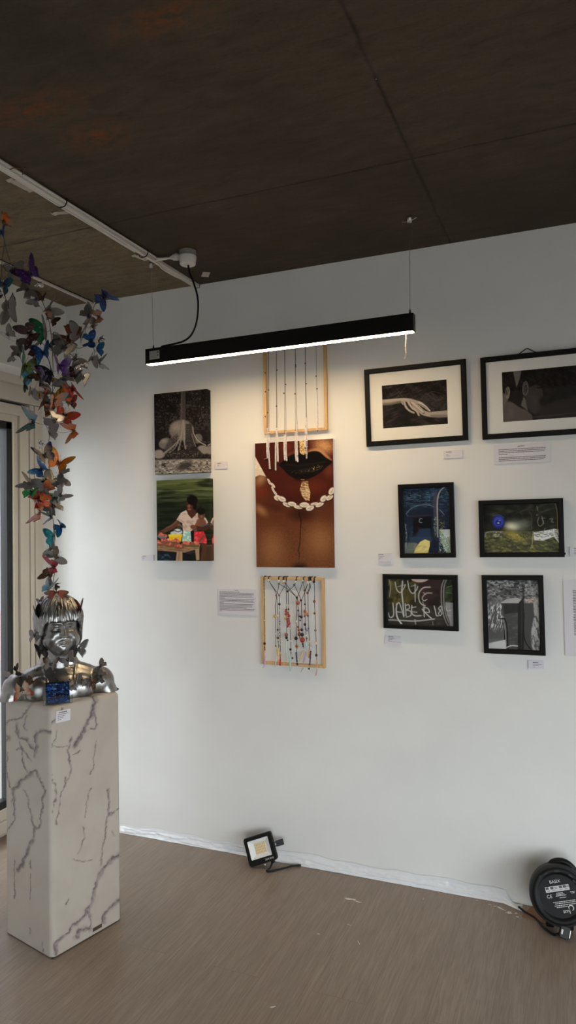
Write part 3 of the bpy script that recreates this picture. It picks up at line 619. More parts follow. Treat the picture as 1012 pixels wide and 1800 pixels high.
def f4art():
    A = Art([(150, 148), (840, 127), (853, 583), (165, 583)], 152, 104, (36, 36, 30))
    A.mix((66, 66, 50), A.nz(70, 14, 2, .5, .68, 4, -20)*.8); A.mix((16, 17, 16), A.nz(90, 50, 4, .45, .65)*np.clip((390-A.Y)/60, 0, 1)*.8)
    A.poly([(160, 392), (620, 388), (856, 380), (856, 590), (160, 590)], (88, 90, 62), 8, .9); A.mix((140, 136, 82), A.nz(40, 16, 6, .48, .64, 4, 15)*np.clip((A.Y-390)/30, 0, 1)*.75); A.mix((44, 46, 34), A.nz(30, 12, 9, .5, .66)*np.clip((A.Y-390)/30, 0, 1)*.75)
    A.ell(470, 330, 200, 90, (150, 158, 144), 0, .95, .7); A.ell(415, 345, 110, 60, (226, 224, 196), 10, .95, .95); A.ell(440, 430, 170, 60, (176, 158, 74), 25, .95, .75); A.mix((232, 214, 120), A.nz(10, 8, 5, .56, .68)*np.clip(1-np.hypot((A.X-470)/120, (A.Y-440)/46), 0, 1))
    for r_ in (90, 150, 230): A.line([(290+r_*math.cos(a/10), 300+r_*.9*math.sin(a/10)) for a in range(-9, 8)], 3, (150, 148, 112), 3, .35)
    A.ell(292, 305, 58, 62, (34, 40, 116), 0, .12); A.ell(292, 300, 44, 44, (66, 84, 190), 0, .5, .9); A.ell(290, 308, 26, 24, (28, 32, 110), 0, .4); A.ell(300, 290, 16, 10, (150, 168, 232), -30, .9); A.ell(290, 312, 9, 7, (206, 214, 240), 0, .8); A.line([(240, 250), (292, 238), (345, 262)], 4, (92, 110, 190), 4, .8)
    A.line([(170, 440), (180, 402), (230, 392), (330, 392)], 9, (170, 170, 158), 5, .8); A.mix((196, 196, 190), A.nz(10, 8, 12, .52, .64)*((A.X > 240) & (A.X < 320) & (A.Y > 395) & (A.Y < 440))*.8)
    P_ = [(616, 400), (720, 382), (800, 366), (860, 372), (860, 500), (800, 440), (700, 476), (620, 470)]
    A.poly(P_, (226, 228, 228), 5); A.poly(P_, (120, 122, 110), 5, .8, nz=A.nz(16, 7, 3, .5, .62)); A.line([(800, 380), (815, 440), (856, 500)], 9, (244, 244, 240), 4); A.line([(830, 395), (856, 450)], 5, (70, 70, 64), 4)
    A.line([(612, 390), (606, 460), (600, 540)], 6, (178, 172, 140), 4, .9); A.line([(600, 525), (640, 565), (700, 582)], 5, (160, 150, 90), 4, .8); A.line([(575, 200), (598, 260), (596, 380)], 3, (126, 118, 86), 3, .7)
    for p_ in ([(646, 160), (652, 195)], [(640, 238), (655, 238)], [(664, 262), (652, 300), (664, 336), (688, 336), (708, 300), (690, 270), (720, 268)], [(765, 275), (790, 272), (782, 300), (800, 306)], [(690, 250), (708, 320)], [(706, 400), (722, 360)]): A.line(p_, 6, (150, 148, 138), 4, .85)
    A.line([(815, 130), (834, 220), (838, 380)], 7, (150, 138, 96), 4, .85); A.line([(700, 210), (560, 190), (440, 230)], 3, (110, 106, 80), 3, .6)
    return A
t = framed('wide black frame with a round blue light on a scratched dark surface', -.2125, 1.531, .329, .236, .3, f4art(), .291, .198, -.001, 0, .0195, gain=1.15)
g = MB(); g.ball((.163, -.012, -.104), .006); g.build('hanger_knob', M_black, t, True)
def f5art():
    A = Art([(170, 157), (808, 165), (822, 627), (177, 600)], 150, 104, (50, 42, 36))
    A.poly([(150, 140), (480, 140), (470, 400), (150, 420)], (78, 72, 34), 60, .9); A.poly([(480, 140), (720, 140), (720, 420), (490, 420)], (60, 42, 40), 30); A.poly([(730, 140), (830, 140), (830, 400), (735, 380)], (62, 78, 50), 12)
    A.mix((116, 106, 52), A.nz(30, 60, 3, .5, .68)*np.clip((430-A.X)/120, 0, 1)*np.clip((420-A.Y)/60, 0, 1)*.8); A.mix((22, 19, 17), A.nz(60, 40, 6, .46, .66)*.65); A.poly([(170, 420), (700, 430), (720, 640), (170, 620)], (54, 50, 45), 40, .8); A.mix((86, 80, 74), A.nz(40, 12, 8, .5, .7)*np.clip((A.Y-420)/40, 0, 1)*.6)
    A.poly([(735, 385), (826, 392), (832, 640), (800, 632), (752, 520)], (142, 142, 148), 8); A.ell(487, 140, 94, 52, (204, 178, 168), 0, .1)
    def sc(p_, w, op=.9, c=(206, 208, 204), w2=None): A.line(p_, w*1.8, (120, 120, 114), w*1.4, op*.5); A.line(p_, w, c, 5, op, w2)
    sc([(224, 395), (232, 500), (214, 534), (190, 530), (178, 490)], 9)                                         # J
    sc([(262, 400), (256, 470), (268, 540), (310, 604)], 9, .95, w2=16); sc([(258, 412), (284, 392), (304, 440), (330, 530)], 9); sc([(262, 482), (312, 486)], 7)   # A
    sc([(346, 402), (352, 520)], 9); sc([(346, 420), (378, 412), (384, 446), (350, 462)], 8); sc([(352, 464), (394, 476), (400, 516), (356, 534)], 8)   # B
    sc([(410, 420), (408, 490), (440, 520), (500, 520)], 9); sc([(408, 440), (450, 432)], 7); sc([(412, 482), (460, 486)], 7)                    # E
    sc([(524, 438), (532, 530)], 9); sc([(524, 436), (566, 448), (580, 486), (530, 482)], 8); sc([(512, 456), (556, 506), (602, 546)], 10)          # R
    sc([(628, 424), (640, 470), (650, 516), (670, 522)], 8); sc([(690, 424), (672, 450), (690, 470), (704, 500), (686, 518), (672, 496), (692, 466), (700, 440), (690, 424)], 7); sc([(712, 424), (718, 500)], 7); sc([(742, 424), (752, 470), (800, 464)], 7); sc([(760, 510), (792, 522)], 6, .7)
    sc([(190, 170), (200, 250), (192, 330)], 7, .6); sc([(246, 190), (262, 262), (296, 292), (330, 250), (346, 214)], 8); sc([(270, 236), (340, 216)], 6, .7); sc([(318, 180), (312, 290), (322, 400), (330, 520)], 12, .85); sc([(368, 178), (384, 262), (418, 300), (452, 268), (466, 232)], 8); sc([(400, 230), (446, 220)], 6, .7); sc([(440, 210), (442, 380)], 8, .85)
    sc([(588, 238), (520, 246), (478, 300), (482, 372), (512, 412), (540, 420)], 9, .85); sc([(606, 296), (548, 300), (510, 346), (530, 372), (556, 358)], 7, .85); sc([(520, 290), (545, 310)], 6, .7); sc([(514, 380), (536, 440), (524, 470)], 6, .7)
    sc([(180, 560), (300, 566), (450, 572), (632, 552)], 9, .85); sc([(440, 560), (446, 606)], 11, .6); sc([(612, 580), (620, 615)], 8, .4)
    for k in (0, 24): A.line([(722+k, 165), (698+k, 250), (702+k, 420), (730+k, 540), (772+k, 630)], 11, (150, 150, 146), 5, .85); A.line([(733+k, 180), (710+k, 300), (716+k, 450), (760+k, 600)], 5, (34, 32, 30), 4, .9)
    A.line([(750, 240), (800, 226)], 6, (150, 160, 136), 4, .8); A.line([(740, 290), (800, 300)], 5, (150, 160, 136), 4, .6)
    return A
framed('wide black frame with white scratched lettering, below the blue archway photograph', -.631, 1.2185, .3225, .236, 0, f5art(), .283, .198, -.001, -.001, .0195, gain=1.15)
def f6art():
    A = Art([(135, 165), (637, 165), (660, 860), (160, 835)], 108, 152, (104, 104, 104))
    A.mix((176, 176, 176), A.nz(20, 10, 2, .46, .62, 5)*np.clip((420-A.Y)/120, 0, 1)); A.mix((48, 48, 48), A.nz(26, 14, 4, .46, .6, 5)*np.clip((420-A.Y)/120, 0, 1)*.9); A.ell(330, 280, 130, 70, (64, 64, 64), 0, .95, .6)
    A.poly([(150, 420), (320, 420), (300, 740), (160, 740)], (88, 88, 88), 20); A.mix((206, 206, 206), A.nz(8, 34, 7, .52, .62, 4, 14)*np.clip((340-A.X)/60, 0, 1)*np.clip((A.Y-380)/40, 0, 1)*np.clip((690-A.Y)/80, 0, 1))
    A.poly([(540, 180), (650, 170), (650, 420), (560, 330)], (150, 150, 150), 20, .8, nz=A.nz(16, 16, 9, .4, .6)); A.poly([(560, 420), (650, 330), (670, 870), (580, 860)], (172, 172, 172), 12); A.mix((70, 70, 70), A.nz(12, 40, 12, .5, .64, 4, -12)*np.clip((A.X-555)/30, 0, 1)*np.clip((A.Y-380)/40, 0, 1)*.85)
    A.poly([(282, 400), (590, 395), (600, 520), (560, 700), (580, 870), (330, 870), (330, 600), (305, 520)], (74, 74, 74), 8); A.mix((104, 104, 104), A.nz(40, 10, 14, .5, .7)*((A.X > 330) & (A.X < 440) & (A.Y > 420))*.6); A.poly([(300, 400), (440, 400), (440, 490), (310, 500)], (44, 44, 44), 14, .8)
    A.poly([(274, 386), (330, 354), (420, 340), (500, 358), (500, 394), (290, 396)], (172, 170, 168), 4); A.poly([(500, 352), (620, 330), (640, 380), (520, 392)], (196, 180, 172), 8, .9, nz=A.nz(12, 9, 16, .36, .54)); A.line([(280, 398), (500, 398)], 6, (30, 30, 30), 4)
    A.poly([(440, 400), (498, 330), (500, 860), (440, 860)], (40, 40, 40), 5); A.line([(478, 400), (476, 850)], 8, (60, 60, 60), 6)
    for x in (0, 26): A.line([(262+x, 540), (292+x, 556), (310+x, 640), (316+x, 760), (318+x, 840)], 12, (26, 26, 26), 4)
    A.line([(278, 548), (304, 580), (322, 700), (328, 800)], 7, (140, 140, 140), 4)
    A.line([(502, 480), (498, 680), (520, 780), (580, 860)], 9, (30, 30, 30), 4); A.poly([(162, 780), (240, 764), (322, 748), (330, 845), (160, 845)], (196, 196, 196), 6); A.line([(335, 822), (380, 806), (438, 810)], 9, (214, 214, 214), 4)
    return A
framed('upright black frame with a black and white photograph of a car under leaves', -.2485, 1.1775, .2405, .323, .6, f6art(), .203, .287, -.001, -.001, .0195, gain=1.15)

# --- caption cards and text panels
def caption(label, cx, cz, w, h, tilt, lines, name='caption_card', cat='caption card', seed=0, th=.006, lh=None, size=.0016, group=None, title=None, left=.10, right=.08):
    t = hang(name, label, cat, cx, cz, tilt, group)
    b = MB(); b.box(-w/2, w/2, -th, -.0004, -h/2, h/2); b.build('card', M_paper, t)
    b = MB(); r_ = random.Random(seed)
    for (zf, len_, sz, cen) in lines:
        z = h/2-zf*h; L = len_*w; x = -L/2 if cen else -w/2+left*w; xe = x+L
        while x < xe-.002:
            wd_ = min(r_.uniform(.0035, .011)*(sz/.0016)**.5, xe-x)
            b.box(x, x+wd_, -th-.0004, -th-.0001, z-sz/2, z+sz/2); x += wd_+.0007*(sz/.0016)
    b.build('printed_text', M_ink, t); return t
small = [(.2, .30, .0026, 0), (.40, .42, .0014, 0), (.55, .30, .0014, 0), (.70, .16, .0014, 0)]
GC = 'caption cards beside the pictures'
caption('small white caption card right of the tree canvas', -1.590, 1.853, .066, .034, -.5, small[:1]+[(.45, .2, .0014, 0), (.62, .14, .0014, 0)], seed=1, group=GC, left=.2)
caption('small white caption card at the lower left of the fruit stall canvas', -2.017, 1.402, .074, .030, 1, small[:1]+[(.45, .22, .0014, 0), (.62, .16, .0014, 0)], seed=2, group=GC, left=.1)
caption('small white caption card under the framed photograph of touching hands', -.481, 1.849, .079, .033, .5, small[:1]+[(.5, .12, .0014, 0), (.68, .2, .0014, 0)], seed=3, group=GC, left=.14)
caption('small white caption card at the lower left corner of the blue archway picture', -.785, 1.4045, .060, .047, 1, [(.14, .36, .0028, 0), (.30, .46, .0014, 0), (.42, .34, .0014, 0), (.54, .14, .0014, 0), (.82, .9, .0006, 0)], seed=4, group=GC, left=.05)
caption('small white caption card cut off at the right edge beside the round blue light picture', -.001, 1.4355, .056, .040, .4, small, seed=5, group=GC, left=.3)
caption('small white caption card under the left end of the scratched lettering picture', -.755, 1.047, .068, .040, -2, [(.14, .34, .0026, 0), (.32, .42, .0014, 0), (.44, .28, .0014, 0), (.56, .12, .0014, 0), (.66, .9, .0006, 0)], seed=6, group=GC, left=.2)
caption('small white caption card under the right end of the parked car picture', -.165, .977, .059, .034, 2, [(.24, .36, .0026, 0), (.46, .58, .0014, 0), (.60, .40, .0014, 0), (.78, .14, .0014, 0)], seed=7, group=GC, left=.3)
r_ = random.Random(3)
caption('white text panel of dense lines left of the lower beaded frame', -1.514, 1.194, .200, .122, 0, [(.055, .1, .0022, 1)]+[(.12+.0475*k, (.92, .93, .87, .9, .14, .93, .9, .93, .12, .9, .88, .88, .72, .93, .92, .06, 0)[k-1] if k else .55, .0021, 0) for k in range(17)], 'text_panel', 'text panel', 11, left=.035)
caption('wide white text panel under the framed photograph of two heads', -.204, 1.8385, .219, .078, .3, [(.12, .12, .0026, 1)]+[(.26+.085*k, (.84, .84, .82, .16, 0, .84, .83, .80, .80, .84)[k], .0024, 0) for k in range(8)], 'text_panel', 'text panel', 12, left=.09)
caption('tall white text sheet cut off by the right edge of the photograph', .055, 1.172, .219, .304, .5, [(.145+.0205*k, .7, .0026, 0) for k in range(29)], 'text_panel', 'text sheet', 13, left=.16)
# ------------------------------------------------------------------ two beaded hangings on pale wooden frames
M_pine = mat('pale_pine', rgb(206, 170, 122), .55)
n = N(M_pine); n.link(n.mix(n.ramp(n.noise(n.coords((60, 60, 4)), 3, 4), [(.35, 0.), (.65, 1.)]), rgb(196, 158, 110), rgb(214, 180, 132)), n.b.inputs['Base Color'])
BC = {}
def bead_mat(h, rough=.3):
    if h not in BC: BC[h] = mat('bead_'+h, lin(hexc(h)), rough)
    return BC[h]
M_thread = mat('brown_thread', rgb(96, 78, 66), .8); M_shellbead = mat('white_shell_beads', rgb(236, 228, 226), .4)
def wood_frame(t, w, h, bw, dep):
    for s in (-1, 1):
        b = MB(); b.box(s*w/2-(bw if s > 0 else 0), s*w/2+(0 if s > 0 else bw), -dep, 0, -h/2, h/2); b.build('side_bar', M_pine, t, bevel=.0012)
        b = MB(); b.box(-w/2+bw, w/2-bw, -dep, 0, s*h/2-(bw if s > 0 else 0), s*h/2+(0 if s > 0 else bw)); b.build('cross_bar', M_pine, t, bevel=.0012)
# upper one: a curtain of white disc beads hanging in front of the portrait
Wf, Hf = .3145, .450
t = hang('beaded_wall_hanging', 'pale wooden frame behind the lamp with strings of white disc beads hanging down', 'wall hanging', -1.1965, 2.212, 0)
wood_frame(t, Wf, Hf, .013, .020)
hq = np.linalg.inv(hom([(140, -40), (845, -78), (845, 990), (150, 1035)]))
def loc1(x, y):
    u, v = hmap(hq, x, y); return ((u-.5)*Wf, (.5-v)*Hf)
strings = [   # x at the top, thread polylines with where the white beads begin and end, single dark beads
    (205, [([(205, -30), (206, 300), (202, 700), (197, 960), (190, 1180), (196, 1300)], 960, 1300), ([(209, -30), (212, 540), (213, 1000), (208, 1200), (222, 1412)], 1000, 1412)], [(211, 542), (199, 795)]),
    (300, [([(298, -30), (299, 400), (298, 940), (288, 1200), (287, 1425)], 950, 1425), ([(301, -30), (302, 400), (304, 940), (310, 1150), (313, 1330)], 950, 1330)], [(307, 322), (300, 724)]),
    (395, [([(393, -30), (392, 580), (388, 1030), (384, 1180), (390, 1315)], 1030, 1315), ([(397, -30), (401, 480), (404, 980), (404, 1200), (410, 1320)], 985, 1320)], [(404, 486), (385, 584)]),
    (515, [([(514, -30), (510, 590), (509, 990), (508, 1180), (514, 1320)], 995, 1320), ([(517, -30), (519, 600), (527, 920), (525, 1150), (531, 1330)], 920, 1330)], [(518, 275), (519, 294), (508, 594)]),
    (625, [([(622, -30), (622, 500), (626, 850), (618, 1000), (612, 1175)], 960, 1175), ([(628, -30), (628, 500), (632, 850), (633, 1000), (628, 1290)], 850, 1290)], [(623, 262), (630, 486), (613, 1190)]),
    (742, [([(741, -30), (745, 500), (752, 720), (750, 990)], 720, 990)], [(740, 408), (748, 546)])]
for i, (x0, threads, singles) in enumerate(strings):
    st = MB()
    for p_, ya, yb in threads:
        pts = catmull(p_, 8); P3 = [(loc1(*q)[0], -.0235-.0025*min(1, max(0, (q[1]-900)/200)), loc1(*q)[1]) for q in pts]
        st.tube(P3, .0009, 5)
    so = st.build('string', M_thread, t, True)
    for p_, ya, yb in threads:
        pts = np.array(catmull(p_, 40)); sel = pts[(pts[:, 1] >= ya) & (pts[:, 1] <= yb)]
        P3 = [Vector((loc1(*q)[0], -.0255, loc1(*q)[1])) for q in sel]; b = MB(); acc = 0; r_ = random.Random(i*7+int(ya))
        for k in range(1, len(P3)):
            acc += (P3[k]-P3[k-1]).length
            if acc > .0037:
                acc = 0; d = (P3[k]-P3[k-1]).normalized(); c = P3[k]+Vector((r_.uniform(-.0006, .0006), r_.uniform(-.0004, .0004), 0))
                b.lathe([(.0034, -.0017), (.0042, -.0011), (.0042, .0011), (.0034, .0017)], 9, Matrix.Translation(c) @ d.to_track_quat('Z', 'Y').to_matrix().to_4x4())
        b.build('bead_strand', M_shellbead, t, True)
        e = loc1(*pts[-1]); g = MB(); g.ball((e[0], -.0255, e[1]-.004), .0032, 1, 1, 1.2); g.build('end_bead', bead_mat('4a3a32'), t, True)
    for q in singles:
        e = loc1(*q); g = MB(); g.ball((e[0], -.0245, e[1]), .0036); g.build('bead', bead_mat('54402f'), t, True)
g = MB(); e = loc1(185, 1305); g.tube([(e[0]+.008, -.0255, e[1]+.004), (e[0]-.013, -.026, e[1]-.003)], .0022, 6); g.build('shell_drop', bead_mat('9a7468'), t, True)
for y in (345, 560, 838):
    e = loc1(170, y); g = MB(); g.ball((e[0], -.0225, e[1]), .0032); g.build('bead', bead_mat('54402f'), t, True)

# lower one: knotted strings with mixed beads and crystal sticks
Wf2, Hf2 = .3145, .409
t = hang('beaded_wall_hanging', 'pale wooden frame with knotted dark strings of coloured beads, below the lips portrait', 'wall hanging', -1.2236, 1.1115, 0)
wood_frame(t, Wf2, Hf2, .0125, .020)
hq2 = np.linalg.inv(hom([(158, 80), (785, 88), (785, 985), (163, 940)]))
def loc2(x, y):
    u, v = hmap(hq2, x, y); return ((u-.5)*Wf2, (.5-v)*Hf2)
U = Wf2/627
paths = [[(195, 76), (197, 300), (199, 560), (197, 805)], [(240, 76), (240, 112), (300, 205), (345, 262)], [(240, 112), (272, 170), (300, 215), (318, 262)], [(340, 76), (343, 150), (318, 262)], [(345, 150), (432, 205), (520, 285)],
         [(388, 76), (392, 130), (412, 150)], [(412, 145), (378, 205), (345, 262)], [(415, 76), (415, 240), (417, 400), (413, 690)], [(412, 150), (468, 225), (520, 285)], [(515, 76), (505, 130), (495, 160), (430, 222)], [(495, 160), (530, 235), (562, 312)],
         [(588, 76), (580, 116), (552, 210), (522, 285)], [(580, 116), (598, 215)], [(640, 76), (632, 132), (600, 214)], [(655, 76), (650, 130), (644, 180), (628, 237)], [(632, 132), (598, 230), (562, 312)], [(650, 130), (652, 190), (628, 237)], [(693, 76), (692, 127), (696, 240), (693, 323), (697, 500), (703, 735), (708, 905)],
         [(317, 264), (309, 330), (303, 375), (306, 480), (305, 640), (307, 770)], [(320, 264), (326, 400), (329, 520), (328, 690), (334, 780)], [(346, 264), (347, 410), (348, 600), (349, 830), (350, 900)], [(432, 225), (436, 400), (448, 590), (452, 712), (454, 880)], [(520, 285), (514, 400), (509, 520), (508, 690), (512, 830)],
         [(520, 285), (530, 340), (532, 480), (534, 610), (544, 690)], [(562, 312), (564, 470), (567, 640), (573, 720), (582, 810)], [(598, 215), (599, 340), (600, 430), (597, 550), (606, 660), (610, 720)], [(628, 237), (628, 440), (632, 590), (637, 720), (640, 880)]]
for p_ in paths:
    b = MB(); b.tube([(loc2(*q)[0], -.0225, loc2(*q)[1]) for q in catmull(p_, 6)], .0012, 6); b.build('string', M_cord, t, True)
for x in (195, 240, 340, 384, 392, 415, 515, 588, 636, 648, 660, 693):     # knots looped over the top bar
    x_, z_ = loc2(x, 92); b = MB(); b.tube([(x_, -.0005, Hf2/2+.0015), (x_+.0004, -.011, Hf2/2+.0028), (x_, -.0215, Hf2/2+.001), (x_-.0005, -.0225, z_), (x_, -.0215, Hf2/2-.0145)], .0021, 7); b.build('knot', M_cord, t, True)
K = '17130f'; BR = '7a4430'; WH = 'e6dac6'; GO = 'c29a4c'; RB = '9a4a3c'; RD = 'a83038'; LI = 'b99ac2'; NV = '26265c'; PU = '5a2c6c'
beads = [(197, 285, 5, GO), (199, 375, 5, BR), (197, 510, 6, WH), (196, 640, 8, GO), (198, 738, 13, K), (197, 135, 5, K), (197, 165, 5, K), (197, 200, 5, K), (197, 235, 5, K), (199, 775, 6, K), (201, 797, 5, K),
 (240, 112, 10, WH), (343, 118, 11, WH), (343, 148, 9, '4a3c30'), (391, 122, 11, WH), (385, 142, 9, 'c8b464'), (412, 140, 9, BR), (505, 128, 10, WH), (495, 158, 10, '4a3c3c'), (580, 116, 9, WH), (630, 135, 12, WH), (652, 128, 11, 'd8c6a0'), (692, 127, 13, K), (430, 223, 11, '3a2a26'),
 (316, 263, 9, BR), (345, 263, 9, BR), (301, 470, 14, GO), (312, 472, 9, 'dcbc6a'), (305, 640, 7, WH), (306, 762, 8, '5a4a2a'), (329, 462, 10, WH), (328, 602, 10, K), (329, 682, 12, '3a2c1c'), (331, 720, 6, K), (347, 350, 12, K), (348, 410, 7, WH), (348, 520, 6, K), (348, 545, 6, K), (348, 600, 6, K), (348, 630, 6, K), (348, 662, 6, K), (349, 692, 8, GO), (349, 760, 6, K), (350, 828, 7, 'e2c4b8'), (350, 850, 8, 'c8683a'),
 (418, 360, 6, 'd8cfa0'), (436, 362, 6, 'd8cfa0'), (412, 405, 9, '2a1a18'), (436, 400, 9, '2a1a18'), (412, 420, 14, RB), (426, 440, 16, RB), (440, 466, 14, 'a83a3a'), (410, 450, 14, 'b06050'), (407, 490, 13, GO), (430, 500, 17, RB), (440, 540, 16, RD), (426, 566, 13, RD), (432, 520, 15, 'a0483c'), (413, 650, 18, '8a5044'), (414, 680, 14, K), (425, 706, 8, '3a302c'), (452, 712, 8, WH), (448, 590, 7, 'e8c8a8'), (452, 796, 12, K), (455, 830, 6, K), (470, 880, 9, '20204a'),
 (520, 285, 12, '241c1a'), (530, 336, 20, 'a0544a'), (530, 366, 10, 'e6b88c'), (507, 521, 9, WH), (508, 687, 17, K), (512, 765, 13, BR), (512, 745, 8, 'a07048'), (531, 412, 9, NV), (540, 440, 10, LI), (542, 470, 8, NV), (550, 510, 9, '6a3a5a'), (530, 575, 11, RD), (535, 605, 11, RD), (541, 650, 15, '6a3428'), (540, 630, 10, '883038'),
 (561, 312, 11, '221a18'), (563, 476, 14, '2a2024'), (566, 602, 14, K), (569, 650, 18, '221c1a'), (572, 702, 25, '98362c'), (573, 742, 10, '4a2420'), (576, 764, 8, K), (580, 796, 8, WH), (598, 214, 11, '6a4434'), (599, 350, 9, '33221e'), (599, 420, 14, '9c5240'), (606, 448, 16, 'c07c5c'), (596, 470, 10, 'a85a48'), (597, 550, 14, '33222a'), (604, 595, 9, '7a5a90'), (616, 610, 8, '8a70a0'), (609, 661, 10, 'e0d8c8'), (612, 690, 9, '7a4a3a'),
 (627, 237, 12, '7a4632'), (629, 440, 10, GO), (628, 466, 9, '33261c'), (632, 590, 8, '6a6a78'), (637, 720, 8, WH), (638, 752, 7, 'a07060'), (655, 762, 7, 'c8a8b8'), (693, 323, 13, '83503c'), (695, 440, 12, '8a6038'), (700, 607, 12, '94765e'), (703, 736, 13, 'e0d0b8'), (706, 853, 13, '2a1c1c'), (631, 985, 9, K)]
for x, y, r, c in beads:
    e = loc2(x, y); g = MB(); g.ball((e[0], -.0235-r*U*.35, e[1]), r*U, 1, .9, 1, 12); g.build('bead', bead_mat(c, .28), t, True)
def crystal(p_, w, c, w2=None):
    g = MB(); P3 = [(loc2(*q)[0], -.026-.001*i, loc2(*q)[1]) for i, q in enumerate(p_)]; k = len(P3)
    g.tube(P3, [w/2*U*(.6 if i == 0 else 1 if i < k-1 else .55) for i in range(k)], 7); g.build('crystal_stick', bead_mat(c, .2), t)
for a in (([(203, 808), (204, 860), (200, 930), (196, 955)], 14, 'c8a8cc'), ([(196, 955), (178, 975)], 10, 'c8a0a4'), ([(318, 762), (326, 810), (330, 860)], 15, 'bcb848'), ([(312, 860), (305, 940), (300, 965)], 12, 'b8ccc4'), ([(336, 800), (338, 880), (326, 940)], 14, 'd8a060'), ([(340, 855), (334, 920), (322, 950)], 14, 'e08878'),
          ([(414, 700), (412, 800), (424, 920)], 17, 'b8ccc0'), ([(453, 850), (448, 930), (452, 1010)], 22, 'a8cabc'), ([(536, 760), (520, 790)], 14, 'd0b04c'), ([(578, 815), (560, 860), (540, 912)], 14, 'd8c47c'), ([(602, 820), (590, 880), (576, 942)], 18, 'c0a0bc'), ([(576, 975), (554, 1015)], 10, '9a7c70'),
          ([(610, 715), (608, 760), (606, 800)], 18, 'a4c4bc'), ([(636, 795), (634, 840), (634, 880)], 17, 'c8902c'), ([(708, 900), (712, 935), (716, 965)], 16, 'd0a088'), ([(714, 985), (706, 1030), (698, 1054)], 15, 'caa294')): crystal(*a)
for x0, y0, x1, y1, c, k in ((508, 830, 518, 945, NV, 9), (652, 815, 640, 945, PU, 10), (352, 895, 350, 948, 'b8242c', 5)):
    for i in range(k):
        f = i/(k-1); e = loc2(x0+(x1-x0)*f, y0+(y1-y0)*f); g = MB(); g.ball((e[0], -.0262, e[1]), 8.5*U, 1, 1, .8, 9); g.build('bead', bead_mat(c, .28), t, True)

# ------------------------------------------------------------------ the linear pendant lamp
M_led = bpy.data.materials.new('led_diffuser'); M_led.use_nodes = True
bb = M_led.node_tree.nodes['Principled BSDF']; bb.inputs['Emission Color'].default_value = (1, .73, .42, 1); bb.inputs['Emission Strength'].default_value = 38
p0 = Vector((-1.754, 2.644, 2.280)); p1 = Vector((-.553, 2.617, 2.280)); LL = (p1-p0).length; mid_ = (p0+p1)/2
t = thing('linear_pendant_lamp', 'long black linear pendant lamp, lit underneath, hanging in front of the white wall', 'pendant lamp', mid_, (0, 0, math.atan2(p1.y-p0.y, p1.x-p0.x)))
hw, hh, hl = .0175, .0680, LL/2
b = MB()
for a in ((-hw, -hw+.002, 0, hh), (hw-.002, hw, 0, hh), (-hw, hw, hh-.002, hh)): b.box(-hl+.002, hl-.002, *a)
b.box(-hl+.002, hl-.002, -hw+.002, hw-.002, .02, .022); b.build('housing', M_satin, t, bevel=.0006)
for s in (-1, 1): 
    b = MB(); b.box(s*hl-.002, s*hl+.002, -hw, hw, 0, hh); b.build('end_cap', M_satin, t, bevel=.0006)
b = MB(); b.box(-hl+.003, hl-.003, -hw+.0022, hw-.0022, -.0008, .004); b.build('diffuser', M_led, t)
b = MB(); b.box(-hl+.021, -hl+.073, -hw-.0007, -hw, .018, .055); lab = b.build('rating_label', mat('silver_label', rgb(176, 172, 170), .5), t)
b = MB(); r_ = random.Random(5)
for k in range(7):
    x = -hl+.024
    while x < -hl+.056:
        q_ = r_.uniform(.002, .007); b.box(x, x+q_, -hw-.0009, -hw-.0006, .050-k*.0045, .0515-k*.0045); x += q_+.001
b.box(-hl+.060, -hl+.069, -hw-.0009, -hw-.0006, .044, .052); b.box(-hl+.062, -hl+.067, -hw-.0009, -hw-.0006, .030, .040)
b.build('printed_text', M_ink, lab)
tr = t.matrix_basis.copy()
inv = (Matrix.Translation(mid_) @ Matrix.Rotation(t.rotation_euler.z, 4, 'Z')).inverted()
for (x, top, anchor) in ((-hl+.030, (-1.757, 2.681, H), 0), (hl-.014, (-.579, 2.693, H), 1)):
    b = MB(); b.lathe([(.004, hh-.001), (.004, hh+.008), (.0025, hh+.012), (.0025, hh+.018)], 10, Matrix.Translation((x, 0, 0))); g_ = b.build('wire_gripper', M_satin, t, True)
    e = inv @ Vector(top); b = MB(); b.tube([(x, 0, hh+.01), e], .0009, 6); b.build('suspension_wire', M_steel, t)
    b = MB(); b.lathe([(.009, -.022), (.010, -.004), (.010, 0)], 12, Matrix.Translation(e)); b.tube([e+Vector((-.03, .004, -.014)), e+Vector((0, 0, -.019)), e+Vector((.03, -.006, -.010))], .0012, 5); b.build('ceiling_anchor', M_steel, t, True)
b = MB(); x = hl-.033
b.tube([(x, .004, .0), (x+.001, .004, -.02), (x-.0015, .004, -.05), (x+.001, .004, -.078), (x-.006, .004, -.098)], .0013, 5); b.tube([(x+.001, .004, -.078), (x+.006, .004, -.094)], .0007, 5); b.build('loose_string', mat('pale_string', rgb(206, 194, 160), .8), t, True)
rose_p = Vector((-1.538, 2.632, H))
pts = [rose_p+Vector((.002, 0, -.062)), (-1.528, 2.63, 2.655), (-1.509, 2.63, 2.610), (-1.492, 2.632, 2.55), (-1.491, 2.634, 2.49), (-1.503, 2.636, 2.43), (-1.53, 2.638, 2.385), (-1.57, 2.638, 2.364), (-1.625, 2.638, 2.357), (-1.672, 2.638, 2.354), (-1.684, 2.639, 2.3475)]
b = MB(); b.tube([inv @ Vector(q) for q in catmull([tuple(q) for q in pts], 8)], .0042, 10); b.build('power_cable', M_black, t, True)

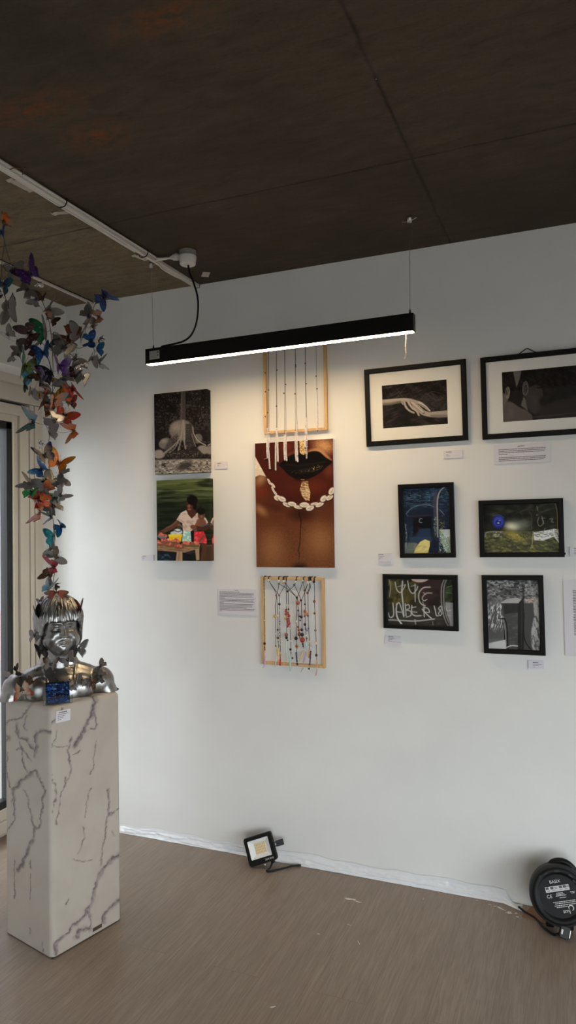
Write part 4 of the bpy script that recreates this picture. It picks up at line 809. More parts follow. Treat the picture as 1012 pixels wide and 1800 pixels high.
# ------------------------------------------------------------------ ceiling services
rose = thing('pendant_rose', 'grey and white round ceiling rose holding the black lamp cable', 'ceiling rose', rose_p)
b = MB(); b.lathe([(.036, -.024), (.037, -.001), (.037, 0)], 32); b.build('mounting_ring', M_greypl, rose, True)
b = MB(); b.lathe([(.012, -.062), (.030, -.0615), (.034, -.058), (.038, -.026), (.037, -.023), (.034, -.022)], 32); b.build('cap', M_white, rose, True)
b = MB(); Mx = Matrix.Translation((-.036, 0, -.016)) @ Matrix.Rotation(-PI/2, 4, 'Y')
b.lathe([(.011, 0), (.011, .014), (.017, .014), (.017, .022), (.014, .023), (.014, .036), (.009, .042), (.007, .05)], 16, Mx); b.build('cable_gland', M_white, rose, True)
M_duct = mat('white_trunking', rgb(206, 200, 190), .45)
c = thing('cable_trunking', 'white plastic cable trunking across the concrete ceiling to the back wall', 'cable trunking', (-1.712, 3.02, H))
b = MB(); b.box(-.014, .014, -6.40, -.005, -.016, 0); b.build('duct', M_duct, c, bevel=.002)
b = MB(); b.box(-.0145, .0145, -.006, .002, -.0165, 0); b.build('end_stop', M_greypl, c)
def sag(x0, z0, y0, y1, seed):
    r_ = random.Random(seed); k = 26; return [(x0+r_.uniform(-.004, .004), y0+(y1-y0)*i/k, z0+r_.uniform(-.003, .001)) for i in range(k+1)]
for i, (x, z) in enumerate(((.012, -.020), (.003, -.0225), (-.008, -.021), (.019, -.010))):
    pp = sag(x, z, -6.4, -.42 if i != 2 else -.52, i)
    if i == 0: pp += [(.02, -.39, -.016), (.06, -.385, -.015), (.088, -.388, -.016)]
    elif i == 1: pp += [(.005, -.36, -.02), (-.01, -.3, -.019), (-.012, -.2, -.017), (.004, -.11, -.018)]
    elif i == 3: pp += [(.03, -.40, -.014), (.07, -.392, -.017), (.088, -.388, -.017)]
    b = MB(); b.tube(catmull(pp, 3), .0042, 8); b.build('cable', M_white, c, True)
for y in (-.47, -.99, -1.72, -2.6, -3.6):
    b = MB(); b.tube([(-.019, y, -.001), (-.018, y, -.022), (-.006, y, -.029), (.016, y, -.027), (.025, y, -.016), (.024, y, -.001)], .0022, 7); b.build('cable_tie', M_black, c, True)
b = MB(); b.tube([(.018, -1.24, -.004), (.05, -1.25, -.02), (.06, -1.235, -.01), (.035, -1.22, -.022)], .0022, 6); b.tube([(.02, -1.26, -.02), (.055, -1.275, -.028)], .0018, 6); b.build('wire_clip', mat('rusty_wire', rgb(120, 84, 60), .6, .4), c, True)
c = thing('cable_trunking', 'thin white trunking on the ceiling behind the butterflies near the window', 'cable trunking', (-2.348, 3.0235, H))
b = MB(); b.box(-.009, .009, -6.40, 0, -.012, 0); b.build('duct', M_duct, c, bevel=.0015); b = MB(); b.box(.0095, .011, -6.40, 0, -.004, 0); b.build('shadow_gap_strip', M_black, c)
M_tp = mat('masking_tape', rgb(190, 182, 168), .7)
for (x, y, w_, l_, a, lb) in ((-1.775, 2.115, .022, .095, .25, 'bent strip of pale tape on the ceiling left of the long trunking'), (-1.60, 2.905, .034, .062, -.9, 'square of pale tape on the ceiling right of the ceiling rose'),
                            (-1.765, 1.885, .030, .10, 1.45, 'pale tape patch on the ceiling near the left edge beside the long trunking'), (-1.765, 2.605, .026, .075, 1.3, 'pale tape patch on the ceiling beside the left lamp wire')):
    b = MB(); k = 10; V = []; r_ = random.Random(int(x*-1000))
    for i in range(k+1):
        f = i/k-.5; zz = -.0012-.004*abs(math.sin(i*1.3))*(i in (0, 1, k))
        for s in (-1, 1): V.append((f*l_, s*w_/2*(1+r_.uniform(-.08, .08)), zz))
    b.add(V, [(2*i, 2*i+1, 2*i+3, 2*i+2) for i in range(k)])
    if a == .25: b.box(.022, .044, -.012-.036, -.010, -.0022, -.0012)
    o = b.build('tape_patch', M_tp); o.location = (x, y, H); o.rotation_euler = (0, 0, a); sm_ = o.modifiers.new('s', 'SOLIDIFY'); sm_.thickness = .0008; sm_.offset = 1
    tag(o, lb, 'tape', 'tape patches on the ceiling')

# ------------------------------------------------------------------ flood light on the floor
t = thing('floodlight', 'small black floodlight leaning on the floor against the white wall', 'floodlight', (-1.408, 2.905, .001), (0, 0, math.radians(6)))
Mf = Matrix.Rotation(math.radians(-15), 4, 'X') @ Matrix.Rotation(math.radians(-21), 4, 'Y')
def rrect(w, h, r, n_=6, cx=0, cz=0):
    out = []
    for sx_, sz, a0 in ((1, 1, 0), (-1, 1, PI/2), (-1, -1, PI), (1, -1, 3*PI/2)):
        for i in range(n_+1):
            a = a0+PI/2*i/n_; out.append((cx+sx_*(w/2-r)+r*math.cos(a), cz+sz*(h/2-r)+r*math.sin(a)))
    return out
def ring(bm, o1, y1, o2, y2, M, mi=0):
    k = len(o1); bm.add([M @ Vector((x, y1, z)) for x, z in o1]+[M @ Vector((x, y2, z)) for x, z in o2], [(i, (i+1) % k, k+(i+1) % k, k+i) for i in range(k)], mi)
W_, H_ = .138, .122; cx_, cz_ = W_/2, H_/2
b = MB(); o1 = rrect(W_, H_, .011, 6, cx_, cz_); o2 = rrect(W_-.006, H_-.006, .009, 6, cx_, cz_); o3 = rrect(W_-.036, H_-.042, .003, 6, cx_, cz_+.004); o4 = rrect(W_-.02, H_-.02, .01, 6, cx_, cz_)
ring(b, o2, -.002, o1, .003, Mf); ring(b, o1, .003, o1, .020, Mf); ring(b, o1, .020, o4, .028, Mf); ring(b, o3, -.002, o2, -.002, Mf)
b.add([Mf @ Vector((x, .028, z)) for x, z in o4], [tuple(range(len(o4)))])
for k in range(7): b.box(cx_-.05+k*.0155, cx_-.046+k*.0155, .028, .040, cz_-.04, cz_+.04, M=Mf)
b.build('housing', M_satin, t)
M_refl = mat('white_reflector', rgb(226, 226, 224), .35)
b = MB(); o5 = rrect(.058, .050, .002, 6, cx_+.002, cz_+.004); ring(b, o3, -.0005, o5, .010, Mf); b.add([Mf @ Vector((x, .010, z)) for x, z in o5], [tuple(range(len(o5)))[::-1]]); b.build('reflector', M_refl, t)
b = MB(); b.box(cx_-.026, cx_+.030, .0085, .0098, cz_-.020, cz_+.028, M=Mf); lp = b.build('led_panel', mat('led_board', rgb(214, 210, 190), .4), t)
b = MB()
for i in range(7):
    for j in range(4): b.box(cx_-.0235+i*.0075, cx_-.0195+i*.0075, .0076, .0086, cz_-.016+j*.0108, cz_-.0085+j*.0108, M=Mf)
b.build('led_chips', mat('led_phosphor', rgb(222, 176, 84), .4), lp)
b = MB(); b.add([Mf @ Vector((x, .0002, z)) for x, z in o3], [tuple(range(len(o3)))[::-1]]); b.build('front_glass', M_glass, t)
b = MB(); b.box(W_+.001, W_+.004, .006, .030, .050, .072, M=Mf); b.box(W_+.004, W_+.040, .026, .030, .048, .074, M=Mf); b.build('bracket', mat('dark_grey_metal', rgb(58, 60, 66), .4, .3), t, bevel=.001)
for (x, z) in ((-.003, .046), (W_+.003, .061)):
    b = MB(); b.lathe([(.0058, -.005), (.0058, .003), (.003, .005)], 10, Mf @ Matrix.Translation((x, .014, z)) @ Matrix.Rotation(PI/2*(1 if x > 0 else -1), 4, 'Y')); b.build('bolt', M_steel, t, True)
b = MB(); b.box(.104, .120, -.0005, .018, -.010, .002, M=Mf); b.build('cable_outlet', M_black, t, bevel=.001)
b = MB(); b.lathe([(.0055, -.004), (.0055, .004), (.004, .006)], 10, Mf @ Matrix.Translation((.072, .006, -.006)) @ Matrix.Rotation(PI/2, 4, 'X')); b.build('screw', M_steel, t, True)
q_ = Mf @ Vector((.108, .010, -.008))
b = MB(); b.tube(catmull([tuple(q_), (.098, -.012, .014), (.088, -.022, .006), (.105, -.018, .0055), (.14, .012, .0055), (.19, .055, .006), (.222, .070, .005)], 8), .0042, 9); b.build('power_cable', M_black, t, True)
def text_mesh(name, s, size, M, material, parent, extrude=.0002, align='CENTER'):
    cu = bpy.data.curves.new(name, 'FONT'); cu.body = s; cu.size = size; cu.extrude = extrude; cu.align_x = align; cu.align_y = 'CENTER'
    o = bpy.data.objects.new(name, cu); C.objects.link(o); dg = bpy.context.evaluated_depsgraph_get(); dg.update()
    me = bpy.data.meshes.new_from_object(o.evaluated_get(dg)); bpy.data.objects.remove(o); bpy.data.curves.remove(cu)
    me.transform(M); me.materials.clear(); me.materials.append(material); o = bpy.data.objects.new(name, me); C.objects.link(o); o.parent = parent; return o
M_wtxt = mat('white_lettering', rgb(206, 206, 206), .5)
text_mesh('printed_text', '20W IP65', .0105, Mf @ Matrix.Translation((.103, -.0024, .0125)) @ Matrix.Rotation(PI/2, 4, 'X'), M_wtxt, t)

# ------------------------------------------------------------------ cable reel at the right
t = thing('cable_reel', 'round black extension cable reel leaning against the wall at the right edge', 'cable reel', (-.088, 2.846, .001), (0, 0, math.radians(4)))
R1 = .104; Mr = Matrix.Translation((0, 0, .146)) @ Matrix.Rotation(math.radians(-16), 4, 'X')
Md = Mr @ Matrix.Rotation(PI/2, 4, 'X')            # disc axis: local z -> -y
M_reel = mat('black_reel_plastic', rgb(7, 7, 8), .5, spec=.25); M_reel2 = mat('charcoal_reel_plastic', rgb(40, 41, 43), .6, spec=.3)
b = MB(); b.lathe([(.030, -.095), (.085, -.094), (R1+.001, -.086), (R1+.005, -.070), (R1+.005, -.020), (R1+.001, -.004), (R1-.006, .001), (R1-.012, .001)], 56, Md); b.build('drum', M_reel2, t, True)
b = MB(); b.lathe([(.098, -.012), (.0985, .0015), (.095, .004), (.078, .0045), (.0765, .0015), (.072, .0015), (.0005, .0018)], 56, Md); disc = b.build('face_disc', M_reel, t, True)
b = MB()
for a, w_, r_ in ((62, .016, .086), (48, .012, .078), (124, .014, .086), (140, .010, .090), (96, .02, .086)):
    aa = math.radians(a); b.box(-w_/2, w_/2, -.003, .003, .0035, .0062, M=Md @ Matrix.Translation((r_*math.cos(aa), r_*math.sin(aa), 0)) @ Matrix.Rotation(aa-PI/2, 4, 'Z'))
b.build('vent_slots', M_black, disc)
b = MB(); hp = [(-.034, .070, .088), (-.022, .060, .108), (.004, .056, .117), (.030, .056, .113), (.052, .060, .096), (.062, .070, .075)]
b.tube(catmull([tuple(Mr @ Vector((x, y-.02, z))) for x, y, z in hp], 6), .011, 10); b.build('carry_handle', M_reel, t, True)
for x in (-.035, .035):
    b = MB(); b.box(x-.014, x+.014, .045, .085, .0, .060); b.build('base_foot', M_reel, t, bevel=.004)
rt = Md @ Matrix.Translation((.0, 0, .0022)) @ Matrix.Rotation(math.radians(15), 4, 'Z')
text_mesh('printed_text', 'BASIX', .0150, rt @ Matrix.Translation((-.004, .050, 0)), M_wtxt, disc, .0003)
b = MB(); b.box(-.045, .042, .017, .036, 0, .0006, M=rt); rl = b.build('rating_label', mat('pale_label', rgb(196, 196, 196), .5), disc)
b = MB(); r_ = random.Random(8)
for x0 in (-.043, -.026, .006, .020): b.box(x0, x0+.011, .0265, .0345, .0006, .0011, M=rt)
for (x0, y) in ((-.014, .030), (-.010, .0275), (.032, .031), (.032, .028), (-.04, .021), (-.02, .0215), (.006, .021), (.025, .0215)):
    for k in range(3): b.box(x0+k*.0035, x0+k*.0035+.0026, y, y+.0018, .0006, .0011, M=rt)
b.build('printed_text', M_ink, rl)
text_mesh('printed_text', 'CE', .016, rt @ Matrix.Translation((-.037, .003, 0)), M_wtxt, disc, .0003)
b = MB()
for (xa, xb, y) in ((-.010, .014, .010), (-.012, .018, .0055), (-.014, .024, .001), (-.002, .022, -.006), (.040, .058, .009), (.044, .056, .0045), (-.030, .052, -.019), (-.024, .050, -.0245), (-.028, .064, -.031), (-.022, .020, -.0365)):
    x = xa
    while x < xb:
        q_ = r_.uniform(.003, .009); b.box(x, min(xb, x+q_), y, y+.0022, 0, .0005, M=rt); x += q_+.0013
b.build('fine_print', M_wtxt, disc)
text_mesh('printed_text', 'smj', .019, rt @ Matrix.Translation((.010, -.0505, 0)), M_wtxt, disc, .0003)
b = MB(); b.tube([tuple(rt @ Vector((.0285+.0085*math.cos(a/10), -.0425+.0085*math.sin(a/10), .0004))) for a in range(-14, 34)], [.0022*(1-.5*abs(i-24)/24) for i in range(48)], 6); b.build('logo_swirl', M_wtxt, disc)
# its plug and flex, lying in front
b = MB(); b.prism(rrect(.036, .044, .009, 5), 0, .020, Matrix.Translation((.012, -.014, .024)) @ Matrix.Rotation(math.radians(14), 4, 'Y') @ Matrix.Rotation(math.radians(68), 4, 'X')); pl_ = b.build('plug', M_black, t, bevel=.003)
b = MB(); b.box(-.0125, -.0065, -.009, .007, .0, .0205, M=Matrix.Translation((.012, -.014, .024)) @ Matrix.Rotation(math.radians(14), 4, 'Y') @ Matrix.Rotation(math.radians(68), 4, 'X')); b.build('fuse_label', M_wtxt, pl_)
b = MB(); b.box(.0185, .0205, -.014, .012, .002, .012, M=Matrix.Translation((.012, -.014, .024)) @ Matrix.Rotation(math.radians(14), 4, 'Y') @ Matrix.Rotation(math.radians(68), 4, 'X')); b.build('plug_pin', M_steel, pl_)
b = MB(); b.tube(catmull([(-.006, -.012, .012), (-.025, -.012, .006), (-.055, .022, .005), (-.088, .085, .005), (-.125, .120, .005), (-.150, .150, .006)], 8), .0042, 9); b.build('flex', M_black, t, True)
# ------------------------------------------------------------------ the marble plinth
PW, PL, PH = .300, .322, .898
pl = thing('plinth', 'tall white marble-patterned plinth with grey veins carrying the silver bust', 'plinth', (-1.8865, 2.2265, .001), (0, 0, math.radians(-14.1)))
def marble(quad, w, h, seed):
    A = Art(quad, w, h, (182, 174, 163))
    A.mix((170, 161, 151), A.nz(120, 160, seed, .4, .7, 4, 20)*.5)
    return A
def vein(A, p_, w, w2=None, op=.9, seed=0):
    X0, Y0 = A.X, A.Y     # wobble the coordinates so that the veins fray
    A.X = X0+(fbm(X0/34+seed, Y0/34, seed+1, 4)-.5)*34; A.Y = Y0+(fbm(X0/34, Y0/34+seed, seed+2, 4)-.5)*34
    m = A.nz(16, 26, seed+5, .30, .55, 4, 25)
    A.line(p_, w*1.9, (168, 158, 152), w*1.3+4, op*.55, None if w2 is None else w2*1.9)
    A.line(p_, w, (112, 102, 102), w*.6+3, op*.9, w2, nz=.35+.65*m); A.line([(x-w*.3, y) for x, y in p_], max(2.5, w*.28), (78, 70, 72), 4, op*.8, nz=.3+.7*m)
    A.X, A.Y = X0, Y0
Rq = marble([(297, 200), (740, 130), (748, 1530), (310, 1757)], 120, 360, 2)
for i, a in enumerate((([(598, 140), (560, 260), (515, 350), (455, 445)], 20, 28), ([(575, 250), (590, 300), (585, 350), (545, 352)], 6, 8), ([(430, 398), (412, 490), (428, 590), (400, 660)], 12, 9), ([(400, 650), (365, 760), (335, 930)], 6, 4), ([(490, 480), (440, 505)], 5, 4), ([(376, 200), (345, 262), (297, 306)], 11, 9),
                     ([(660, 735), (668, 800), (662, 880), (652, 970), (632, 1080), (616, 1205)], 9, 6), ([(742, 850), (700, 888), (668, 895)], 9, 7), ([(748, 1138), (694, 1165), (604, 1275), (566, 1400), (520, 1490), (430, 1575), (350, 1650), (318, 1725)], 20, 13), ([(742, 1265), (750, 1350), (746, 1400)], 7, 7), ([(748, 1410), (690, 1450), (640, 1500), (634, 1560)], 24, 12), ([(532, 1480), (556, 1540), (545, 1590)], 12, 8), ([(470, 1640), (485, 1590), (545, 1580)], 22, 16), ([(330, 1690), (345, 1740)], 22, 10),
                     ([(505, 955), (512, 1030), (468, 1125)], 7, 4), ([(558, 718), (530, 800), (520, 890)], 5, 3), ([(590, 430), (570, 560), (555, 640)], 3, 3), ([(300, 470), (345, 350)], 4, 3), ([(300, 440), (400, 450)], 3, 3), ([(305, 620), (330, 700), (318, 860)], 6, 4), ([(440, 1155), (500, 1162), (570, 1160)], 4, 3), ([(690, 1000), (694, 1020)], 7, 5), ([(405, 1430), (412, 1400)], 4, 3))): vein(Rq, a[0], a[1], a[2], seed=i)
Lq = marble([(12, 165), (297, 205), (310, 1757), (28, 1592)], 112, 360, 3)
for i, a in enumerate((([(192, 165), (150, 240), (110, 285), (60, 305), (15, 335)], 12, 9), ([(150, 270), (130, 320), (150, 360)], 9, 9), ([(92, 330), (105, 400), (150, 410), (185, 460), (210, 490)], 16, 9), ([(295, 355), (220, 368), (205, 400), (215, 460), (208, 520)], 22, 7), ([(95, 490), (130, 480), (160, 520), (185, 555)], 9, 5), ([(112, 430), (128, 540), (148, 610), (170, 640)], 8, 9), ([(180, 630), (120, 680), (80, 730), (72, 800)], 18, 12), ([(78, 790), (82, 880), (70, 930), (18, 1005)], 9, 7), ([(175, 630), (215, 610), (228, 650), (262, 720)], 12, 9), ([(262, 720), (252, 800), (240, 880), (235, 950), (215, 970)], 8, 8), ([(135, 730), (160, 780), (176, 860), (188, 930), (205, 960)], 9, 10),
                     ([(205, 955), (185, 1040), (150, 1140), (105, 1225)], 12, 22), ([(85, 1165), (80, 1280), (88, 1395)], 5, 4), ([(175, 1160), (190, 1215)], 7, 5), ([(20, 395), (48, 420), (20, 450)], 16, 10), ([(30, 510), (32, 620), (52, 700), (68, 770)], 6, 5), ([(170, 1610), (175, 1570)], 5, 3), ([(248, 1660), (250, 1715)], 6, 4), ([(180, 1240), (172, 1400)], 3, 3))): vein(Lq, a[0], a[1], a[2], seed=40+i)
def plinth_mesh():
    rad = .020; nrow = 330; per = []     # perimeter walked from the back: +x face, -y face, then the two hidden faces
    def seg(a, b, k): return [(a[0]+(b[0]-a[0])*i/k, a[1]+(b[1]-a[1])*i/k) for i in range(k)]
    def arc(cx, cy, a0, k=8): return [(cx+rad*math.cos(a0-PI/2*i/k), cy+rad*math.sin(a0-PI/2*i/k)) for i in range(k)]
    w, l = PW/2, PL/2
    per += seg((w, l-rad), (w, -l+rad), 110)+arc(w-rad, -l+rad, 0)+seg((w-rad, -l), (-w+rad, -l), 104)+arc(-w+rad, -l+rad, -PI/2)
    per += seg((-w, -l+rad), (-w, l-rad), 12)+arc(-w+rad, l-rad, PI)+seg((-w+rad, l), (w-rad, l), 12)+arc(w-rad, l-rad, PI/2)
    n_ = len(per); V = []; col = []
    rows = [(PH-rad)*i/nrow for i in range(nrow+1)]+[PH-rad+rad*math.sin(PI/2*i/7) for i in range(1, 8)]
    ins = [0]*(nrow+1)+[rad*(1-math.cos(PI/2*i/7)) for i in range(1, 8)]
    for z, q_ in zip(rows, ins):
        for x, y in per: V.append((x*(1-q_/w), y*(1-q_/l), z))
    V = np.array(V); P2 = np.array(per*len(rows)); Z = V[:, 2]
    def look(A, u, v):
        h_, w_ = A.c.shape[:2]; return A.c[np.clip((v*(h_-1)).round().astype(int), 0, h_-1), np.clip((u*(w_-1)).round().astype(int), 0, w_-1)]
    cR = look(Rq, (P2[:, 1]+l)/PL, 1-Z/PH); cL = look(Lq, (P2[:, 0]+w)/PW, 1-Z/PH)
    isR = (P2[:, 0]/w > -P2[:, 1]/l) & (P2[:, 0] > 0); c = np.where(isR[:, None], cR, cL)
    F = [(j*n_+i, j*n_+(i+1) % n_, (j+1)*n_+(i+1) % n_, (j+1)*n_+i) for j in range(len(rows)-1) for i in range(n_)]
    F = [f[::-1] for f in F]
    top = (len(rows)-1)*n_; F += [tuple(top+i for i in range(n_))[::-1], tuple(range(n_))]
    me = bpy.data.meshes.new('column_body'); me.from_pydata(V.tolist(), [], F); me.materials.append(M_marble)
    c = np.where(c <= .04045, c/12.92, ((c+.055)/1.055)**2.4)
    at = me.color_attributes.new('print', 'FLOAT_COLOR', 'POINT'); at.data.foreach_set('color', np.concatenate([c, np.ones((len(c), 1))], 1).astype(np.float32).ravel())
    me.polygons.foreach_set('use_smooth', [True]*(len(F)-2)+[False]*2); me.update()
    o = bpy.data.objects.new('column_body', me); C.objects.link(o); o.parent = pl; o.location = (0, 0, .004)
    return o
plinth_mesh()
b = MB(); b.box(-PW/2+.006, PW/2-.006, -PL/2+.006, PL/2-.006, 0, .005); b.build('shadow_base', M_black, pl)
b = MB(); b.box(PW/2-.002, PW/2+.0012, .018, .061, .015, .029); b.build('maker_plate', mat('bronze_plate', rgb(88, 80, 68), .45, .5), pl, bevel=.0008)
# caption card stuck on the front right face, card holder on the top
ct = thing('caption_card', 'small caption card stuck near the top of the marble plinth', 'caption card', (0, 0, 0), (0, 0, 0), 'caption cards beside the pictures')
Mpl = Matrix.Translation((-1.8865, 2.2265, 0)) @ Matrix.Rotation(math.radians(-14.1), 4, 'Z')
ct.matrix_world = Mpl @ Matrix.Translation((PW/2, -.108, .864)) @ Matrix.Rotation(PI/2, 4, 'Z') @ Matrix.Rotation(math.radians(2), 4, 'Y')
b = MB(); b.box(-.031, .031, -.002, .0005, -.021, .021); b.build('card', M_paper, ct)
b = MB(); r_ = random.Random(21)
for k, (L_, sz) in enumerate(((.038, .0034), (.046, .0018), (.030, .0018), (.024, .0018), (.014, .0018))):
    x = -.020 if k == 0 else -.024; xe = x+L_
    while x < xe-.002:
        q_ = min(r_.uniform(.003, .010), xe-x); b.box(x, x+q_, -.0025, -.0018, .013-k*.0062, .013-k*.0062+sz); x += q_+.0013
b.build('printed_text', M_ink, ct)
M_acr = glass_mat('clear_acrylic', (.95, .97, .97), .05, .04)
hld = thing('card_holder', 'clear acrylic card holder on the front corner of the plinth top', 'card holder')
Hm = Mpl @ Matrix.Translation((.128, -.113, PH+.0055)) @ Matrix.Rotation(math.radians(60), 4, 'Z'); hld.matrix_world = Hm
Mt = Matrix.Rotation(math.radians(-12), 4, 'X')
b = MB(); b.box(-.052, .052, -.008, -.006, 0, .030, M=Mt); b.box(-.052, .052, .012, .014, 0, .075, M=Mt); b.box(-.052, .052, -.008, .014, 0, .002, M=Mt)
for x in (-.052, .050): b.box(x, x+.002, -.008, .014, 0, .030, M=Mt)
b.build('tray', M_acr, hld); b = MB(); b.box(-.045, .045, .014, .040, 0, .0025); b.build('back_foot', M_acr, hld)
def cards(name, lab, y, z0, w, h, seed):
    A = Art([(0, 0), (100, 0), (100, 60), (0, 60)], 90, 54, (8, 10, 34))
    A.mix((16, 30, 96), A.nz(22, 9, seed, .45, .65, 4)*.9); A.mix((40, 88, 190), A.nz(13, 4, seed+1, .56, .70, 4, 8)); A.mix((22, 96, 104), A.nz(16, 6, seed+2, .60, .74, 4, -8)*.8); A.mix((4, 5, 14), A.nz(40, 20, seed+3, .5, .7)*.8)
    A.mix((120, 168, 230), A.nz(8, 2.4, seed+5, .66, .76, 3, 4)*.9)
    if seed == 3: A.line([(30, 46), (62, 40)], 2.4, (190, 214, 214), 1.5); A.line([(66, 38), (90, 36)], 2.4, (150, 180, 190), 1.5); A.line([(34, 50), (48, 49)], 3, (40, 130, 84), 2)
    else: A.line([(20, 40), (84, 38)], 9, (30, 74, 190), 3, .8, nz=A.nz(6, 5, 9, .42, .58)); A.line([(30, 12), (40, 11)], 2, (170, 190, 220), 1)
    t = thing(name, lab, 'business card', group='cards in the acrylic holder'); t.matrix_world = Hm @ Mt @ Matrix.Translation((0, y, z0+h/2))
    A.mesh('card_face', w, h, .0012, 0, M_print, t, .6); b = MB(); b.box(-w/2, w/2, -.001, .001, -h/2, h/2); b.build('card_stock', M_card, t)
cards('business_card', 'dark blue printed card standing upright at the back of the clear holder', .0095, .0025, .086, .080, 3)
cards('business_card', 'blue printed card standing low at the front of the clear holder', -.0035, .0025, .084, .046, 12)

# ------------------------------------------------------------------ the silver bust
M_silver = mat('cast_aluminium', (.42, .42, .42), .30, 1)
n = N(M_silver); co = n.coords(); nn_ = n.noise(co, 38, 4, .6); n.link(n.ramp(nn_, [(.3, .24), (.7, .42)]), n.b.inputs['Roughness'])
n.link(n.mix(n.ramp(n.noise(co, 14, 3), [(.35, 0.), (.65, 1.)]), (.26, .26, .26), (.39, .385, .38)), n.b.inputs['Base Color']); n.bump(nn_, .12, .003)
bust = thing('bust', 'silver cast bust of a child with a fringe, standing on the marble plinth', 'sculpture', (-1.8955, 2.2185, PH+.0045), (0, 0, math.radians(44)))
HT = Matrix.Translation((0, .0, .013)) @ Matrix.Rotation(math.radians(9), 4, 'Z')       # the head is turned a little to its left
def bust_mesh():
    b = MB()
    def el(c, r, rz=0, ry=0):
        q_ = MB(); q_.ball((0, 0, 0), 1, n=32); M = Matrix.Translation(c) @ Matrix.Rotation(rz, 4, 'Z') @ Matrix.Rotation(ry, 4, 'Y') @ Matrix.Diagonal((*r, 1)); b.add([M @ Vector(v) for v in q_.v], q_.f)
    el((0, .012, .020), (.185, .082, .102)); el((0, -.022, .015), (.140, .074, .082))
    for s in (-1, 1):
        el((s*.150, .008, .035), (.062, .062, .062)); el((s*.182, .004, -.005), (.040, .056, .082), 0, s*-.35); el((s*.082, .018, .082), (.090, .044, .036), 0, s*.32); el((s*.075, -.05, .03), (.055, .042, .055))
        el((s*.040, .018, .118), (.034, .036, .034), 0, s*.7)
    q_ = MB(); q_.lathe([(.052, .05), (.046, .10), (.043, .14), (.043, .215)], 32, Matrix.Translation((0, .012, 0))); b.add(q_.v, q_.f)
    def hel(c, r, rx=0):
        q_ = MB(); q_.ball((0, 0, 0), 1, n=40); M = HT @ Matrix.Translation(c) @ Matrix.Rotation(rx, 4, 'X') @ Matrix.Diagonal((*r, 1)); b.add([M @ Vector(v) for v in q_.v], q_.f)
    hel((0, .018, .285), (.080, .096, .088)); hel((0, -.022, .268), (.066, .062, .044)); hel((0, -.010, .235), (.070, .073, .078)); hel((0, -.030, .195), (.056, .054, .050)); hel((0, -.058, .168), (.027, .024, .021))
    for s in (-1, 1): hel((s*.036, -.036, .208), (.034, .038, .036)); hel((s*.078, .012, .238), (.009, .018, .028))
    o = b.build('body', M_silver, bust); m = o.modifiers.new('r', 'REMESH'); m.mode = 'VOXEL'; m.voxel_size = .0026; m.use_smooth_shade = True
    dg = bpy.context.evaluated_depsgraph_get(); me = bpy.data.meshes.new_from_object(o.evaluated_get(dg)); o.modifiers.clear(); o.data = me; me.name = 'body'
    k = len(me.vertices); V = np.empty(k*3); me.vertices.foreach_get('co', V); V = V.reshape(-1, 3)
    E = np.empty(len(me.edges)*2, np.int32); me.edges.foreach_get('vertices', E); E = E.reshape(-1, 2); deg = np.bincount(E.ravel(), minlength=k)[:, None]
    for it in range(26):
        S_ = np.zeros_like(V); np.add.at(S_, E[:, 0], V[E[:, 1]]); np.add.at(S_, E[:, 1], V[E[:, 0]]); V = V+(S_/np.maximum(deg, 1)-V)*(.6 if it % 2 == 0 else -.5 if it < 14 else .3)
    # features, in the turned frame of the head
    R3 = np.array(HT.to_3x3()); Hd = (V-np.array([0, 0, .013])) @ R3; x, y, z = Hd[:, 0], Hd[:, 1], Hd[:, 2]-.0075
    front = np.clip((-.018-y)/.022, 0, 1)*(z > .140); ax_ = np.abs(x)
    g = lambda u, c, s: np.exp(-((u-c)/s)**2)
    d = np.zeros(k)
    tz = np.clip((.266-z)/.044, 0, 1)*(z > .214); d += g(x, 0, .0056+.0038*tz)*(.004+.020*tz**1.2)*(z < .268)*np.clip((z-.210)/.007, 0, 1)
    d += g(ax_, .0095, .0055)*g(z, .2185, .0055)*.009; d += g(x, 0, .007)*g(z, .2215, .007)*.004
    d -= g(ax_, .0056, .0028)*g(z, .2125, .0026)*.005
    d -= g(ax_, .030, .0175)*g(z, .2520, .0110)*.0125; d += g(ax_, .032, .0105)*g(z, .2510, .0066)*.0090
    d -= g(ax_, .032, .013)*g(z, .2478, .0014)*.0030; d += g(ax_, .032, .0145)*g(z, .2555, .0022)*.0030; d += g(ax_, .032, .014)*g(z, .2570+.001*0, .0016)*.0016; d -= g(ax_, .032, .0145)*g(z, .2592, .0014)*.0020; d += g(ax_, .031, .012)*g(z, .2440, .0018)*.0012; d -= g(ax_, .031, .014)*g(z, .2405, .0022)*.0014
    d += g(ax_, .030, .018)*g(z, .2685, .0045)*.0035
    d += g(ax_, .041, .018)*g(z, .214, .018)*.0065
    d -= g(ax_, .027, .0045)*g(z, .204, .010)*.0008
    d -= g(x, 0, .003)*g(z, .2050, .0045)*.0018; d += g(ax_, .0052, .0040)*g(z, .2030, .0026)*.0020
    mz = .0048*np.clip(ax_/.018, 0, 1.3)**2; z0_ = z; z = z+mz; d += g(x, 0, .0165)*g(z, .1998, .0033)*.0066; d += g(x, 0, .0140)*g(z, .1915, .0036)*.0068; d -= g(x, 0, .0185)*g(z, .1958, .0014)*.0050; d -= g(ax_, .0195, .0032)*g(z, .1960, .0034)*.0012
    z = z0_; d -= g(x, 0, .016)*g(z, .1845, .0032)*.0034; d += g(x, 0, .016)*g(z, .168, .011)*.0050
    Hd = Hd.copy(); Hd[:, 1] -= d*front; Hd[:, 0] += np.sign(x)*0; V = Hd @ R3.T+np.array([0, 0, .013])
    # collar lines of the garment
    x, y, z = V.T
    for s in (-1, 1):
        q_ = np.abs((x*s-.062)*.82-(y+.02)*.35+(z-.10)*.25); V[:, 2] += np.exp(-(q_/.0035)**2)*.0028*(z > .03)*(z < .14)
